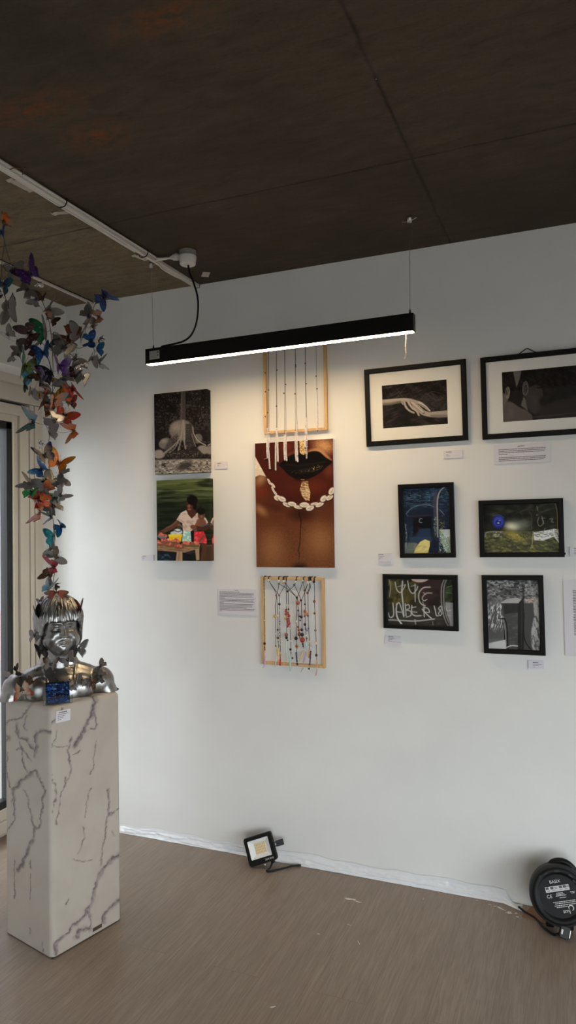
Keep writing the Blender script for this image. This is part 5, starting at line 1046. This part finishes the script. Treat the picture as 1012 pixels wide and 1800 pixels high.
    V[:, 2] = np.maximum(V[:, 2], 0)
    me.vertices.foreach_set('co', V.ravel()); me.polygons.foreach_set('use_smooth', [True]*len(me.polygons)); me.update()
bust_mesh()
def hair_mesh():
    na, nt = 420, 90; A_, T_ = np.meshgrid(np.linspace(-PI, PI, na, endpoint=False), np.linspace(0, 1, nt), indexing='ij')
    aa = np.abs(A_); sd = np.sign(A_)
    end = np.interp(aa, [0, .55, .80, 1.0, 1.25, 1.7, 2.2, PI], [.2870, .2840, .276, .232, .196, .170, .140, .125])
    st = fbm(A_*13+50, T_*0+3, 3, 3); end = end+(st-.5)*.020*(aa < 1.0)+(st-.5)*.03*(aa >= 1.0)
    # locks fall from a crown point; below the widest ring they hang
    rx, ry, cz, rz = .0905, .1035, .286, .0965; top = np.full_like(A_, PI/2)
    arc = np.where(end > cz, np.arccos(np.clip((end-cz)/rz, -1, 1)), PI/2); hang_ = np.maximum(0, cz-end); tot = arc*rz+hang_
    s = T_*tot; ph = np.minimum(s/rz, arc); drop = np.maximum(0, s-arc*rz)
    wv = (fbm(A_*7+20, T_*2.2+9, 6, 2)-.5)*.10*T_
    a2 = A_+wv; fr_ = np.clip(1-aa/1.0, 0, 1)
    gro = fbm(A_*10+70, T_*1.6, 8, 3); rdg = 1-np.abs(2*gro-1); g2 = fbm(A_*30+90, T_*2.5, 12, 2)
    dr = (rdg-.5)*.0095*np.clip(T_*3, 0, 1)+(g2-.5)*.0034*np.clip(T_*3, 0, 1)
    k = np.where(aa < .95, 1-.10*np.clip(drop/.03, 0, 1)*0, 1-.10*np.clip(drop/.12, 0, 1))
    x = (rx+dr)*np.sin(ph)*np.sin(a2)*k; y = -(ry+dr)*np.sin(ph)*np.cos(a2)*k+.014; z = cz+(rz+dr*.5)*np.cos(ph)-drop
    y = np.where((aa < 1.0), y-.002*np.clip(T_-.6, 0, 1), y)
    P = np.stack([x, y, z], -1)
    inner = P[:, -1:, :]*np.array([.90, .88, 1.]) + np.array([0, .001, .004]); P = np.concatenate([P, inner], 1); nt2 = nt+1
    V = (P.reshape(-1, 3) @ np.array(HT.to_3x3()).T)+np.array([0, 0, .013])
    F = [(i*nt2+j, ((i+1) % na)*nt2+j, ((i+1) % na)*nt2+j+1, i*nt2+j+1) for i in range(na) for j in range(nt2-1)]
    b = MB(); b.add(V, [f[::-1] for f in F]); o = b.build('hair', M_silver, bust, True)
    return o
hair_mesh()

# ------------------------------------------------------------------ butterflies on wires
def wing_outline():
    fore = [(.012, .045), (.06, .16), (.16, .29), (.30, .385), (.42, .415), (.485, .395), (.50, .34), (.475, .25), (.445, .17), (.40, .085), (.355, .03), (.30, .0)]
    hind = [(.345, -.035), (.375, -.10), (.365, -.175), (.32, -.245), (.262, -.29), (.235, -.36), (.205, -.385), (.190, -.33), (.155, -.285), (.10, -.23), (.05, -.14), (.014, -.06)]
    return [tuple(q) for q in catmull(fore, 3)]+[tuple(q) for q in catmull(hind, 3)]
WO = wing_outline()
def wing_mesh(side):
    """one side's fore and hind wing: inner fan rings between the root and the outline, cupped, 0.5 % thick"""
    me = bpy.data.meshes.new('wing'); V = []; F = []; MI = []; n_ = len(WO); rings = 5; root = (.008, .0)
    for lay in (1, -1):
        o = len(V)
        for r_ in range(1, rings+1):
            f = r_/rings
            for (x, y) in WO:
                X_ = root[0]+(x-root[0])*f; Y_ = root[1]*(1-f)+y*f+(.02*(1-f) if y > 0 else -.02*(1-f))
                Z_ = .10*X_*X_+.03*math.sin(7*X_+5*Y_)*X_
                V.append((side*X_, Y_, Z_+lay*.0025))
        for r_ in range(rings-1):
            for i in range(n_):
                q_ = (o+r_*n_+i, o+r_*n_+(i+1) % n_, o+(r_+1)*n_+(i+1) % n_, o+(r_+1)*n_+i)
                F.append(q_ if (lay*side > 0) == False else q_[::-1]); MI.append(0 if lay > 0 else 1)
        c_ = len(V); V.append((side*root[0], 0, lay*.0025))
        for i in range(n_):
            q_ = (c_, o+i, o+(i+1) % n_); F.append(q_[::-1] if (lay*side > 0) else q_); MI.append(0 if lay > 0 else 1)
    o1 = (rings-1)*n_; o2 = rings*n_+1+(rings-1)*n_
    for i in range(n_): F.append((o1+i, o1+(i+1) % n_, o2+(i+1) % n_, o2+i)); MI.append(1)
    me.from_pydata(V, [], F); me.materials.append(None); me.materials.append(None)
    me.polygons.foreach_set('material_index', MI); me.polygons.foreach_set('use_smooth', [True]*len(F)); me.update(); return me
WM = {1: wing_mesh(1), -1: wing_mesh(-1)}
b = MB(); b.tube([(0, -.16, .01), (0, -.08, .014), (0, .02, .018), (0, .10, .018), (0, .15, .014)], [.006, .016, .02, .017, .008], 8)
for s in (-1, 1): b.tube([(s*.006, .14, .016), (s*.03, .22, .02), (s*.075, .31, .018), (s*.09, .325, .016)], [.0045, .0038, .0038, .010], 5)
bo_ = b.build('body', M_black, None, True); BODY = bo_.data; bpy.data.objects.remove(bo_)
M_back = mat('silver_card_back', (.20, .19, .185), .36, .6); M_bodyk = mat('butterfly_body', rgb(34, 29, 26), .5)
WMAT = {}
def wing_mat(c1, c2):
    k = (c1, c2)
    if k in WMAT: return WMAT[k]
    if c1 == 'SILV' or c2 == 'SILV':
        m = mat('silver_foil_wing', (.80, .79, .77), .16, 1); n = N(m); n.bump(n.noise(n.coords((1, 1, 1)), 4.5, 2, .5), .7, .10)
    else:
        a, e = (tuple(.58*q_ for q_ in lin(hexc(h_))) for h_ in (c1, c2)); m = mat('printed_wing', a, .42, spec=.35); n = N(m); co = n.coords()
        sp = n.node('ShaderNodeSeparateXYZ'); n.link(co, sp.inputs[0]); ax_ = n.math('ABSOLUTE', sp.outputs[0])
        f = n.math('ADD', n.math('MULTIPLY', ax_, 2.2), n.math('MULTIPLY', n.math('SUBTRACT', n.noise(co, 5, 3), .5), 1.1)); base = n.mix(n.ramp(f, [(.42, 0.), (.95, 1.)]), a, e)
        ang = n.math('ARCTAN2', sp.outputs[1], ax_); v = n.math('ABSOLUTE', n.math('SINE', n.math('MULTIPLY', ang, 7.)))
        dk = tuple(.25*x for x in e); grey = max(hexc(c1))-min(hexc(c1)) < .12
        base = n.mix(n.math('MULTIPLY', n.math('LESS_THAN', v, .10), .12 if grey else .5), base, dk)
        if not grey: base = n.mix(n.ramp(n.noise(co, 13, 2), [(.62, 0.), (.68, .55)]), base, tuple(min(1, .35+.65*x) for x in a))
        n.link(base, n.b.inputs['Base Color'])
        if grey: n.b.inputs['Metallic'].default_value = .35
    WMAT[k] = m; return m
def butterfly(x, y, z, rx_, ry_, rz_, span, fold, c1, c2, label, group='butterflies of the hanging mobile'):
    t = thing('butterfly', label, 'butterfly', (x, y, z), (rx_, ry_, rz_), group); m = wing_mat(c1, c2)
    for s in (1, -1):
        w = bpy.data.objects.new('wing', WM[s]); C.objects.link(w); w.parent = t; w.scale = (span, span, span)
        w.rotation_euler = (0, -s*math.radians(fold), 0)
        for i, mm in enumerate((m, m if c1 == 'SILV' else M_back)): w.material_slots[i].link = 'OBJECT'; w.material_slots[i].material = mm
    w = bpy.data.objects.new('body', BODY); C.objects.link(w); w.parent = t; w.scale = (span, span, span)
    w.material_slots[0].link = 'OBJECT'; w.material_slots[0].material = M_bodyk
    return t
ROWS = [
(-1.930,1.973,2.690,-2.31,-1.45,-0.70,0.077,49.0792,'ee7a1c','a8421d','orange butterfly cut off at the left edge, highest on the wire'),
(-2.010,2.046,2.690,1.52,-0.03,0.12,0.071,29.4153,'1f5fa8','17245f','bright blue butterfly at the left edge just under the topmost orange one'),
(-1.946,2.129,2.547,1.35,-0.63,0.27,0.130,27.3113,'5b2c86','241538','violet butterfly with a dark wingtip high on the wire, below the ceiling trunking'),
(-2.016,2.110,2.570,1.63,0.18,-2.66,0.092,25.7002,'6e6a67','6e6a67','olive grey butterfly left of the violet one, near the left edge'),
(-2.057,2.095,2.513,2.00,0.38,0.43,0.103,20.4677,'17245f','127a80','midnight blue butterfly cut off by the left edge, beside hanging grey wings'),
(-2.028,2.065,2.453,1.34,-0.54,-1.18,0.073,63.1908,'SILV','SILV','shiny silver butterfly at the left edge under the midnight blue one'),
(-1.994,2.056,2.412,-1.65,0.51,-0.77,0.122,36.1159,'6e6a67','6e6a67','narrow grey butterfly dangling edge-on near the left edge'),
(-2.070,2.156,2.424,-1.60,-0.39,2.43,0.121,46.3775,'6e6a67','a39e9c','long thin grey butterfly dangling edge-on, lowest at the upper left'),
(-2.026,2.191,2.520,2.13,-0.66,-2.59,0.099,30.1289,'8d7fa0','a39e9c','lilac grey butterfly right below the violet one'),
(-1.987,2.225,2.553,2.41,-0.84,-2.81,0.064,83.0556,'SILV','SILV','small glinting silver butterfly at the end of the second trunking'),
(-1.973,2.187,2.470,1.77,0.96,-2.49,0.074,17.3451,'d9d4d2','d9d4d2','white butterfly beside a small brown one, left of the room corner'),
(-1.930,2.173,2.465,1.38,0.10,0.35,0.051,35.0422,'5e3a22','45403c','small dark brown butterfly overlapping the white one'),
(-1.903,2.174,2.417,1.33,-1.06,-3.04,0.106,36.3469,'a39e9c','6e6a67','large pale grey butterfly just left of the room corner top'),
(-1.912,2.174,2.395,1.02,-0.20,1.19,0.067,47.0963,'e39a76','b59a80','small peach butterfly above the emerald one'),
(-1.910,2.201,2.382,1.72,0.34,1.63,0.062,50.1995,'5e3a22','15130f','dark brown butterfly touching the top of the emerald one'),
(-1.944,2.214,2.344,1.68,0.04,-0.34,0.136,41.1016,'159a55','0e5a40','emerald green butterfly standing upright in the middle of the upper cluster'),
(-1.927,2.103,2.305,-1.88,-1.09,-2.57,0.109,17.2891,'4a2428','15130f','dark maroon butterfly pointing down-left with long antennae'),
(-1.995,2.186,2.274,2.32,0.99,2.20,0.085,34.7563,'4a2428','5e3a22','small maroon brown butterfly under the large maroon one'),
(-1.988,2.049,2.294,0.45,0.36,-3.00,0.076,28.3947,'6e6a67','45403c','slate grey butterfly near the left edge, level with the emerald one'),
(-2.055,2.166,2.306,2.00,0.10,-2.94,0.091,63.0918,'a39e9c','SILV','pale pinkish grey butterfly with a bright glint, left of the maroon one'),
(-2.038,2.176,2.270,1.92,0.15,-1.82,0.074,33.6999,'a39e9c','d9d4d2','pale translucent butterfly above the rainbow one'),
(-2.060,2.150,2.246,2.51,1.06,-2.22,0.062,27.2288,'6e6a67','6e6a67','small grey butterfly left of the rainbow one'),
(-2.014,2.163,2.196,1.74,0.06,1.77,0.140,20.9861,'86b03a','39b7c4','rainbow butterfly from yellow green to turquoise at the left of the cluster'),
(-1.960,2.245,2.298,-2.15,0.39,-1.89,0.080,30.9518,'127a80','159a55','teal butterfly hanging under the emerald one'),
(-1.944,2.197,2.253,1.46,-0.23,0.25,0.095,29.9108,'1f5fa8','17245f','blue and violet butterfly right of the small maroon brown one'),
(-1.987,2.177,2.149,1.42,-0.04,-0.11,0.089,36.4755,'6fb4d8','6fb4d8','light blue butterfly below the rainbow one'),
(-1.971,2.118,2.120,-2.06,-1.30,-0.69,0.071,19.3819,'15130f','127a80','flat black butterfly reaching left below the rainbow one'),
(-1.963,2.195,2.138,2.13,1.27,2.39,0.083,45.5221,'15130f','d9d4d2','black and white butterfly right of the light blue one'),
(-1.932,2.110,2.080,-1.16,0.49,0.07,0.065,29.2974,'d9d4d2','a39e9c','pale bluish white butterfly hanging under the light blue one'),
(-1.964,2.177,2.205,1.01,-1.15,-0.72,0.072,44.4155,'45403c','6e6a67','flat grey brown butterfly right of the top of the rainbow one'),
(-1.916,2.135,2.156,1.99,-0.97,-0.41,0.081,39.347,'5e3a22','15130f','brown and black butterfly in the left middle of the dense cluster'),
(-1.905,2.155,2.144,1.86,0.87,0.11,0.082,39.8439,'8d7fa0','5b2c86','lilac butterfly left of the dark violet one in the dense cluster'),
(-1.902,2.196,2.171,1.74,-0.31,-0.17,0.116,39.968,'241538','15130f','near black violet butterfly at the centre of the dense cluster'),
(-1.850,2.175,2.184,1.44,0.02,1.45,0.103,27.7592,'5b2c86','8d7fa0','blue violet butterfly with pale streaks right of the near black one'),
(-1.946,2.252,2.296,1.38,-0.44,2.92,0.102,32.7566,'6e6a67','6e6a67','grey butterfly right of the teal one'),
(-1.874,2.234,2.274,1.52,-0.35,-2.01,0.122,24.7846,'45403c','6e6a67','largest round grey butterfly in the upper right of the cluster'),
(-1.887,2.219,2.309,2.44,-0.54,-2.56,0.072,31.532,'45403c','45403c','dark grey butterfly behind the top of the round grey one'),
(-1.903,2.301,2.340,-1.01,0.90,-2.52,0.126,31.9943,'a8421d','5e3a22','brown butterfly with an orange lower wing, right of the room corner line'),
(-1.878,2.300,2.248,2.22,-0.61,-2.86,0.107,41.8698,'6e6a67','SILV','silver grey butterfly right of the round grey one'),
(-1.861,2.249,2.254,-3.02,1.33,-1.68,0.056,80.5764,'SILV','SILV','small crumpled silver butterfly against the round grey one'),
(-1.856,2.301,2.223,2.44,-0.74,-2.63,0.095,82.3149,'SILV','SILV','crumpled bright silver butterfly at the right of the cluster'),
(-1.828,2.312,2.204,0.13,-0.86,-0.01,0.067,72.2377,'SILV','b59a80','silver gold glinting butterfly at the right end of the cluster'),
(-1.863,2.334,2.174,1.60,-0.21,-1.99,0.085,27.3951,'45403c','6e6a67','round dark grey butterfly at the lower right of the cluster'),
(-1.853,2.269,2.167,1.05,0.29,0.26,0.072,34.2519,'4a2428','15130f','dark brown butterfly between the round dark grey one and the slate one'),
(-1.853,2.208,2.144,2.16,0.88,-2.25,0.098,30.1212,'8d7fa0','6e6a67','slate violet butterfly above the mustard one'),
(-1.882,2.229,2.121,-2.18,-1.35,-2.43,0.094,21.382,'d9a51d','d9a51d','mustard yellow butterfly in the middle of the cluster'),
(-1.837,2.239,2.110,-2.37,0.14,-2.99,0.104,40.2573,'d2301f','ee7a1c','bright red orange butterfly right of the mustard one'),
(-1.730,2.298,2.484,-2.70,0.52,-3.04,0.101,32.3043,'17245f','1f5fa8','dark blue butterfly at the top of the right branch against the ceiling'),
(-1.785,2.315,2.489,2.04,-0.21,2.96,0.068,38.8859,'a39e9c','6e6a67','pale grey butterfly behind the dark blue one on the right branch'),
(-1.831,2.352,2.464,2.01,-1.11,-1.64,0.064,28.0628,'45403c','45403c','small flat grey butterfly on the right branch under the dark blue one'),
(-1.821,2.321,2.419,1.36,-0.98,-1.62,0.097,26.8685,'45403c','6e6a67','grey butterfly left of the peach one on the right branch'),
(-1.809,2.371,2.429,-2.98,-1.35,-1.90,0.086,26.9798,'e39a76','b59a80','peach butterfly on the right branch'),
(-1.849,2.308,2.342,0.95,0.19,-1.77,0.119,32.9363,'6e6a67','a39e9c','mauve grey butterfly left of the blue one on the right branch'),
(-1.770,2.268,2.359,2.63,-0.58,0.97,0.055,44.4019,'5e3a22','d9d4d2','small brown and white butterfly under the peach one'),
(-1.772,2.271,2.299,-0.80,1.53,-2.38,0.094,36.9954,'1f5fa8','17245f','vivid blue butterfly on the right branch'),
(-1.816,2.374,2.326,1.48,0.42,2.77,0.069,68.8663,'SILV','SILV','silver butterfly glinting right of the vivid blue one'),
(-1.750,2.274,2.265,1.39,-0.02,1.59,0.077,33.2226,'1f5fa8','127a80','blue green butterfly hanging below the vivid blue one'),
(-1.799,2.308,2.242,-1.31,0.72,-0.04,0.072,31.1176,'6e6a67','45403c','grey butterfly at the foot of the right branch'),
(-1.787,2.339,2.228,-0.26,-1.38,-1.79,0.084,37.2699,'45403c','15130f','charcoal butterfly sticking out right at the foot of the right branch'),
(-1.948,2.213,2.099,2.05,0.74,-2.19,0.094,31.1083,'6fb4d8','a39e9c','blue grey butterfly left under the near black violet one'),
(-1.975,2.233,2.064,1.86,0.33,1.62,0.118,28.0217,'5e3a22','a8421d','olive brown butterfly with upright wings left below the cluster'),
(-1.950,2.180,2.083,2.17,0.22,0.17,0.044,35.317,'d9a51d','ee7a1c','small yellow butterfly behind the olive brown one'),
(-1.870,2.165,2.053,2.15,-0.27,1.37,0.102,30.1911,'e39a76','a39e9c','salmon pink butterfly under the mustard one'),
(-1.867,2.214,2.070,0.81,1.01,2.48,0.087,49.0479,'d9d4d2','a39e9c','whitish butterfly right of the salmon pink one'),
(-1.868,2.252,2.060,1.35,-0.02,1.42,0.077,27.7738,'4a2428','a8421d','dark red brown butterfly right of the whitish one'),
(-1.918,2.216,2.025,-2.57,-1.55,-2.21,0.066,32.488,'5e3a22','ee7a1c','dark brown and amber butterfly left of the speckled rust one'),
(-1.888,2.244,2.008,2.33,0.24,1.15,0.110,25.5152,'a8421d','d2301f','speckled rust red butterfly above the bright orange one'),
(-1.868,2.169,1.978,-1.30,-1.00,1.03,0.107,27.0713,'45403c','6e6a67','large grey butterfly left below the speckled rust one'),
(-2.001,2.200,1.983,0.95,-1.36,0.29,0.139,32.4069,'127a80','6e6a67','long grey and teal butterfly pointing left in front of the window frame'),
(-1.824,2.228,1.940,-2.76,-1.31,-2.21,0.102,32.5593,'ee7a1c','e39a76','bright orange mottled butterfly sticking out right at mid height'),
(-1.910,2.184,1.929,1.01,-0.19,-3.00,0.087,43.5032,'45403c','45403c','dark grey butterfly with trailing wires below the cluster'),
(-1.960,2.208,1.894,1.71,-0.34,-1.74,0.055,72.0171,'SILV','d9d4d2','small shining silver butterfly on the wires between the two clusters'),
(-1.890,2.134,1.834,1.06,-0.34,1.11,0.101,31.8727,'b59a80','17245f','beige butterfly with a blue tip at the top of the lower cluster'),
(-1.861,2.181,1.808,1.03,0.42,0.54,0.112,27.5609,'ee7a1c','d9a51d','orange butterfly with striped wing in the lower cluster'),
(-1.985,2.226,1.795,1.45,-0.97,0.12,0.094,26.1396,'1f5fa8','6fb4d8','blue butterfly left below the beige one'),
(-1.856,2.184,1.764,2.47,1.39,-2.51,0.106,33.1847,'45403c','5e3a22','dark grey butterfly reaching right under the orange striped one'),
(-1.888,2.235,1.755,2.51,-0.82,-2.71,0.087,38.0105,'a39e9c','a39e9c','pale grey butterfly behind the dark grey one on the right'),
(-1.908,2.160,1.740,2.07,0.60,-2.22,0.123,28.5433,'45403c','45403c','large charcoal butterfly at the centre of the lower cluster'),
(-1.954,2.128,1.731,1.15,1.16,-2.11,0.091,41.3797,'45403c','6e6a67','grey brown butterfly left of the large charcoal one'),
(-1.973,2.155,1.697,1.08,0.17,0.35,0.087,29.1664,'159a55','86b03a','leaf green butterfly at the left of the lower cluster'),
(-1.913,2.166,1.703,2.39,-1.30,0.79,0.102,30.2492,'a8421d','ee7a1c','rust butterfly behind the two green ones'),
(-1.931,2.193,1.693,1.52,0.96,1.31,0.070,22.7766,'86b03a','159a55','yellow green butterfly right of the leaf green one'),
(-1.976,2.195,1.670,0.75,1.06,0.64,0.120,17.0454,'d2301f','a8421d','scarlet butterfly low in the lower cluster'),
(-1.911,2.215,1.678,2.18,0.08,0.34,0.060,34.2295,'127a80','39b7c4','small teal butterfly right of the scarlet one'),
(-1.845,2.171,1.681,0.78,-0.74,-2.14,0.079,26.2103,'a39e9c','a39e9c','pale silver grey butterfly right of the small teal one'),
(-1.927,2.229,1.644,2.21,0.57,-2.23,0.093,24.6115,'a39e9c','6e6a67','mauve grey butterfly right below the scarlet one'),
(-1.952,2.180,1.619,0.46,-1.30,0.64,0.125,24.4414,'ee7a1c','a8421d','flat orange butterfly under the scarlet one'),
(-1.923,2.209,1.603,-2.17,-1.40,-2.93,0.076,45.1139,'0e5a40','127a80','dark green butterfly at the bottom of the lower cluster'),
(-1.885,2.223,1.564,-1.56,0.85,3.10,0.081,37.9917,'1f5fa8','127a80','petrol blue butterfly sticking right on the thin wire'),
(-1.916,2.223,1.520,1.44,-0.19,-0.26,0.098,41.6546,'39b7c4','127a80','turquoise butterfly hanging on the thin wire'),
(-1.921,2.199,1.475,2.49,0.96,-2.25,0.076,25.6071,'a39e9c','a39e9c','grey butterfly directly under the turquoise one'),
(-1.900,2.210,1.444,2.33,-0.98,-2.66,0.097,28.7221,'a39e9c','b59a80','larger beige grey butterfly above the crimson one'),
(-1.902,2.199,1.406,0.90,-1.47,0.50,0.102,36.1176,'c01f3a','d2301f','crimson butterfly above the head of the bust'),
(-1.910,2.179,1.376,-1.75,-0.48,-2.90,0.075,32.9734,'5e3a22','4a2428','dark brown butterfly hanging under the crimson one'),
(-1.904,2.184,1.322,0.65,0.00,-0.22,0.086,38.973,'6fb4d8','d9d4d2','pale blue butterfly perched on top of the head'),
(-1.891,2.195,1.335,-2.95,-1.31,-0.16,0.048,48.3175,'15130f','45403c','small black butterfly perched beside the pale blue one on the head'),
(-1.837,2.136,1.313,0.40,0.01,0.71,0.100,-25,'a8421d','5e3a22','rust brown butterfly lying like a cap on the crown'),
(-1.922,2.116,1.235,1.37,0.04,1.94,0.075,15,'15130f','15130f','black butterfly on the left side of the hair'),
(-1.803,2.231,1.243,1.40,-0.13,-0.40,0.089,15,'a8421d','5e3a22','brown butterfly standing on the right side of the hair'),
(-1.950,2.172,1.274,1.91,0.34,-2.81,0.036,15,'6e6a67','6e6a67','small grey butterfly behind the top left of the hair'),
(-1.939,2.128,1.145,2.07,0.14,-3.00,0.072,15,'6e6a67','45403c','grey butterfly behind the left cheek of the bust'),
(-1.921,2.144,1.080,1.21,0.11,1.47,0.076,15,'45403c','15130f','charcoal butterfly hanging below the left hair of the bust'),
(-1.794,2.146,1.057,2.00,0.61,-2.57,0.066,10,'d9d4d2','a39e9c','white butterfly under the chin of the bust'),
(-1.804,2.217,1.083,1.85,0.20,-3.09,0.089,10,'d9d4d2','d9d4d2','pale butterfly beside the right jaw of the bust'),
(-1.848,2.114,1.042,1.01,0.01,0.40,0.066,10,'a39e9c','5e3a22','grey and brown butterfly at the throat of the bust'),
(-1.746,2.278,1.011,2.71,1.01,-2.18,0.068,15,'6e6a67','0e5a40','greenish grey butterfly on the right shoulder of the bust'),
(-1.715,2.240,0.981,2.71,1.16,-2.00,0.067,15,'d9d4d2','SILV','silvery white butterfly on the right upper arm of the bust'),
(-1.730,2.201,0.960,1.56,0.35,1.63,0.066,15,'5e3a22','15130f','dark brown butterfly on the right chest of the bust'),
(-1.755,2.179,0.975,2.24,-0.39,-2.78,0.057,15,'a39e9c','d9d4d2','silver butterfly flat on the right chest of the bust'),
(-1.776,2.148,0.959,2.83,-1.17,-2.98,0.044,10,'45403c','6e6a67','small grey butterfly low on the chest beside the card holder'),
(-1.916,2.036,0.960,-1.47,0.13,-1.91,0.079,5,'b59a80','a8421d','beige and rust butterfly on the lower left arm of the bust'),
(-1.995,2.094,1.011,0.02,1.18,0.29,0.059,10,'15130f','45403c','black butterfly lying on the left shoulder of the bust'),
(-2.035,2.086,0.981,-1.47,1.31,-0.07,0.069,10,'6e6a67','a39e9c','grey butterfly sticking out behind the left shoulder'),
(-1.903,2.080,0.979,1.08,0.16,0.26,0.053,5,'5e3a22','45403c','brown butterfly on the left chest of the bust'),
]
for r_ in ROWS[-18:]: butterfly(*r_, group='butterflies settled on the bust')
M_wire = mat('dull_wire', rgb(96, 92, 86), .45, .6)
WPTS = []
def wire(pts, lab, r=.0013):
    WPTS.extend(catmull(pts, 8)); b = MB(); b.tube(catmull(pts, 8), r, 6); tag(b.build('hanging_wire', M_wire, None, True), lab, 'wire', 'wires of the butterfly mobile')
wire([(-2.046, 2.087, H), (-2.042, 2.093, 2.678), (-2.021, 2.112, 2.58), (-1.983, 2.144, 2.517), (-1.947, 2.174, 2.476), (-1.925, 2.193, 2.411), (-1.912, 2.203, 2.321), (-1.908, 2.207, 2.208), (-1.91, 2.205, 2.095), (-1.914, 2.202, 1.981), (-1.921, 2.196, 1.902), (-1.918, 2.198, 1.812), (-1.925, 2.193, 1.733), (-1.916, 2.2, 1.632), (-1.906, 2.208, 1.554), (-1.908, 2.207, 1.475), (-1.905, 2.209, 1.408), (-1.912, 2.203, 1.334), (-1.906, 2.209, 1.285)], 'main wire of the butterfly mobile, from the ceiling down to the head of the bust')
wire([(-1.754, 2.337, 2.508), (-1.782, 2.314, 2.466), (-1.796, 2.302, 2.411), (-1.813, 2.288, 2.354), (-1.8, 2.299, 2.309), (-1.786, 2.31, 2.259), (-1.817, 2.284, 2.211), (-1.855, 2.251, 2.178), (-1.89, 2.222, 2.146), (-1.909, 2.206, 2.10)], 'stiff wire branching up to the right to the dark blue butterfly')
wire([(-2.042, 2.093, 2.678), (-2.051, 2.086, 2.576), (-2.046, 2.09, 2.498), (-2.035, 2.099, 2.421), (-2.031, 2.103, 2.377)], 'short wire hanging down near the left edge with narrow grey butterflies')
wire([(-1.921, 2.196, 1.902), (-1.908, 2.207, 1.869), (-1.905, 2.21, 1.82)], 'loose wire end dangling between the two butterfly clusters', .001)
wire([(-1.964, 2.159, 2.325), (-1.945, 2.176, 2.296), (-1.911, 2.204, 2.26)], 'short wire to the dark maroon butterfly', .001)
wire([(-2.009, 2.121, 2.29), (-1.994, 2.135, 2.202), (-1.962, 2.161, 2.148), (-1.910, 2.205, 2.120)], 'curved wire carrying the rainbow butterfly left of the main wire', .001)
wire([(-1.912, 2.203, 2.33), (-1.863, 2.245, 2.298), (-1.83, 2.273, 2.278), (-1.80, 2.299, 2.308)], 'thin wire crossing to the right branch behind the brown butterfly', .001)
wire([(-1.975, 2.012, H), (-1.950, 1.990, 2.715), (-1.935, 1.976, 2.688)], 'short wire from the ceiling to the topmost orange butterfly at the left edge', .001)
# every hanging butterfly has a fine wire stem of its own that ties it to the nearest wire
W_ = np.array([tuple(q) for q in WPTS])
for r_ in ROWS[:-18]:
    t = butterfly(*r_); p = Vector(r_[:3]); d = np.linalg.norm(W_-np.array(r_[:3]), axis=1); e = Vector(W_[int(d.argmin())])
    if .004 < d.min() < .25:
        Mi = (Matrix.Translation(p) @ Euler(r_[3:6], 'XYZ').to_matrix().to_4x4()).inverted(); m_ = (p+e)/2+Vector((0, 0, -.12*d.min()))
        b = MB(); b.tube([Mi @ Vector(q) for q in catmull([tuple(p), tuple(m_), tuple(e)], 4)], .0006, 5); b.build('wire_stem', M_wire, t, True)
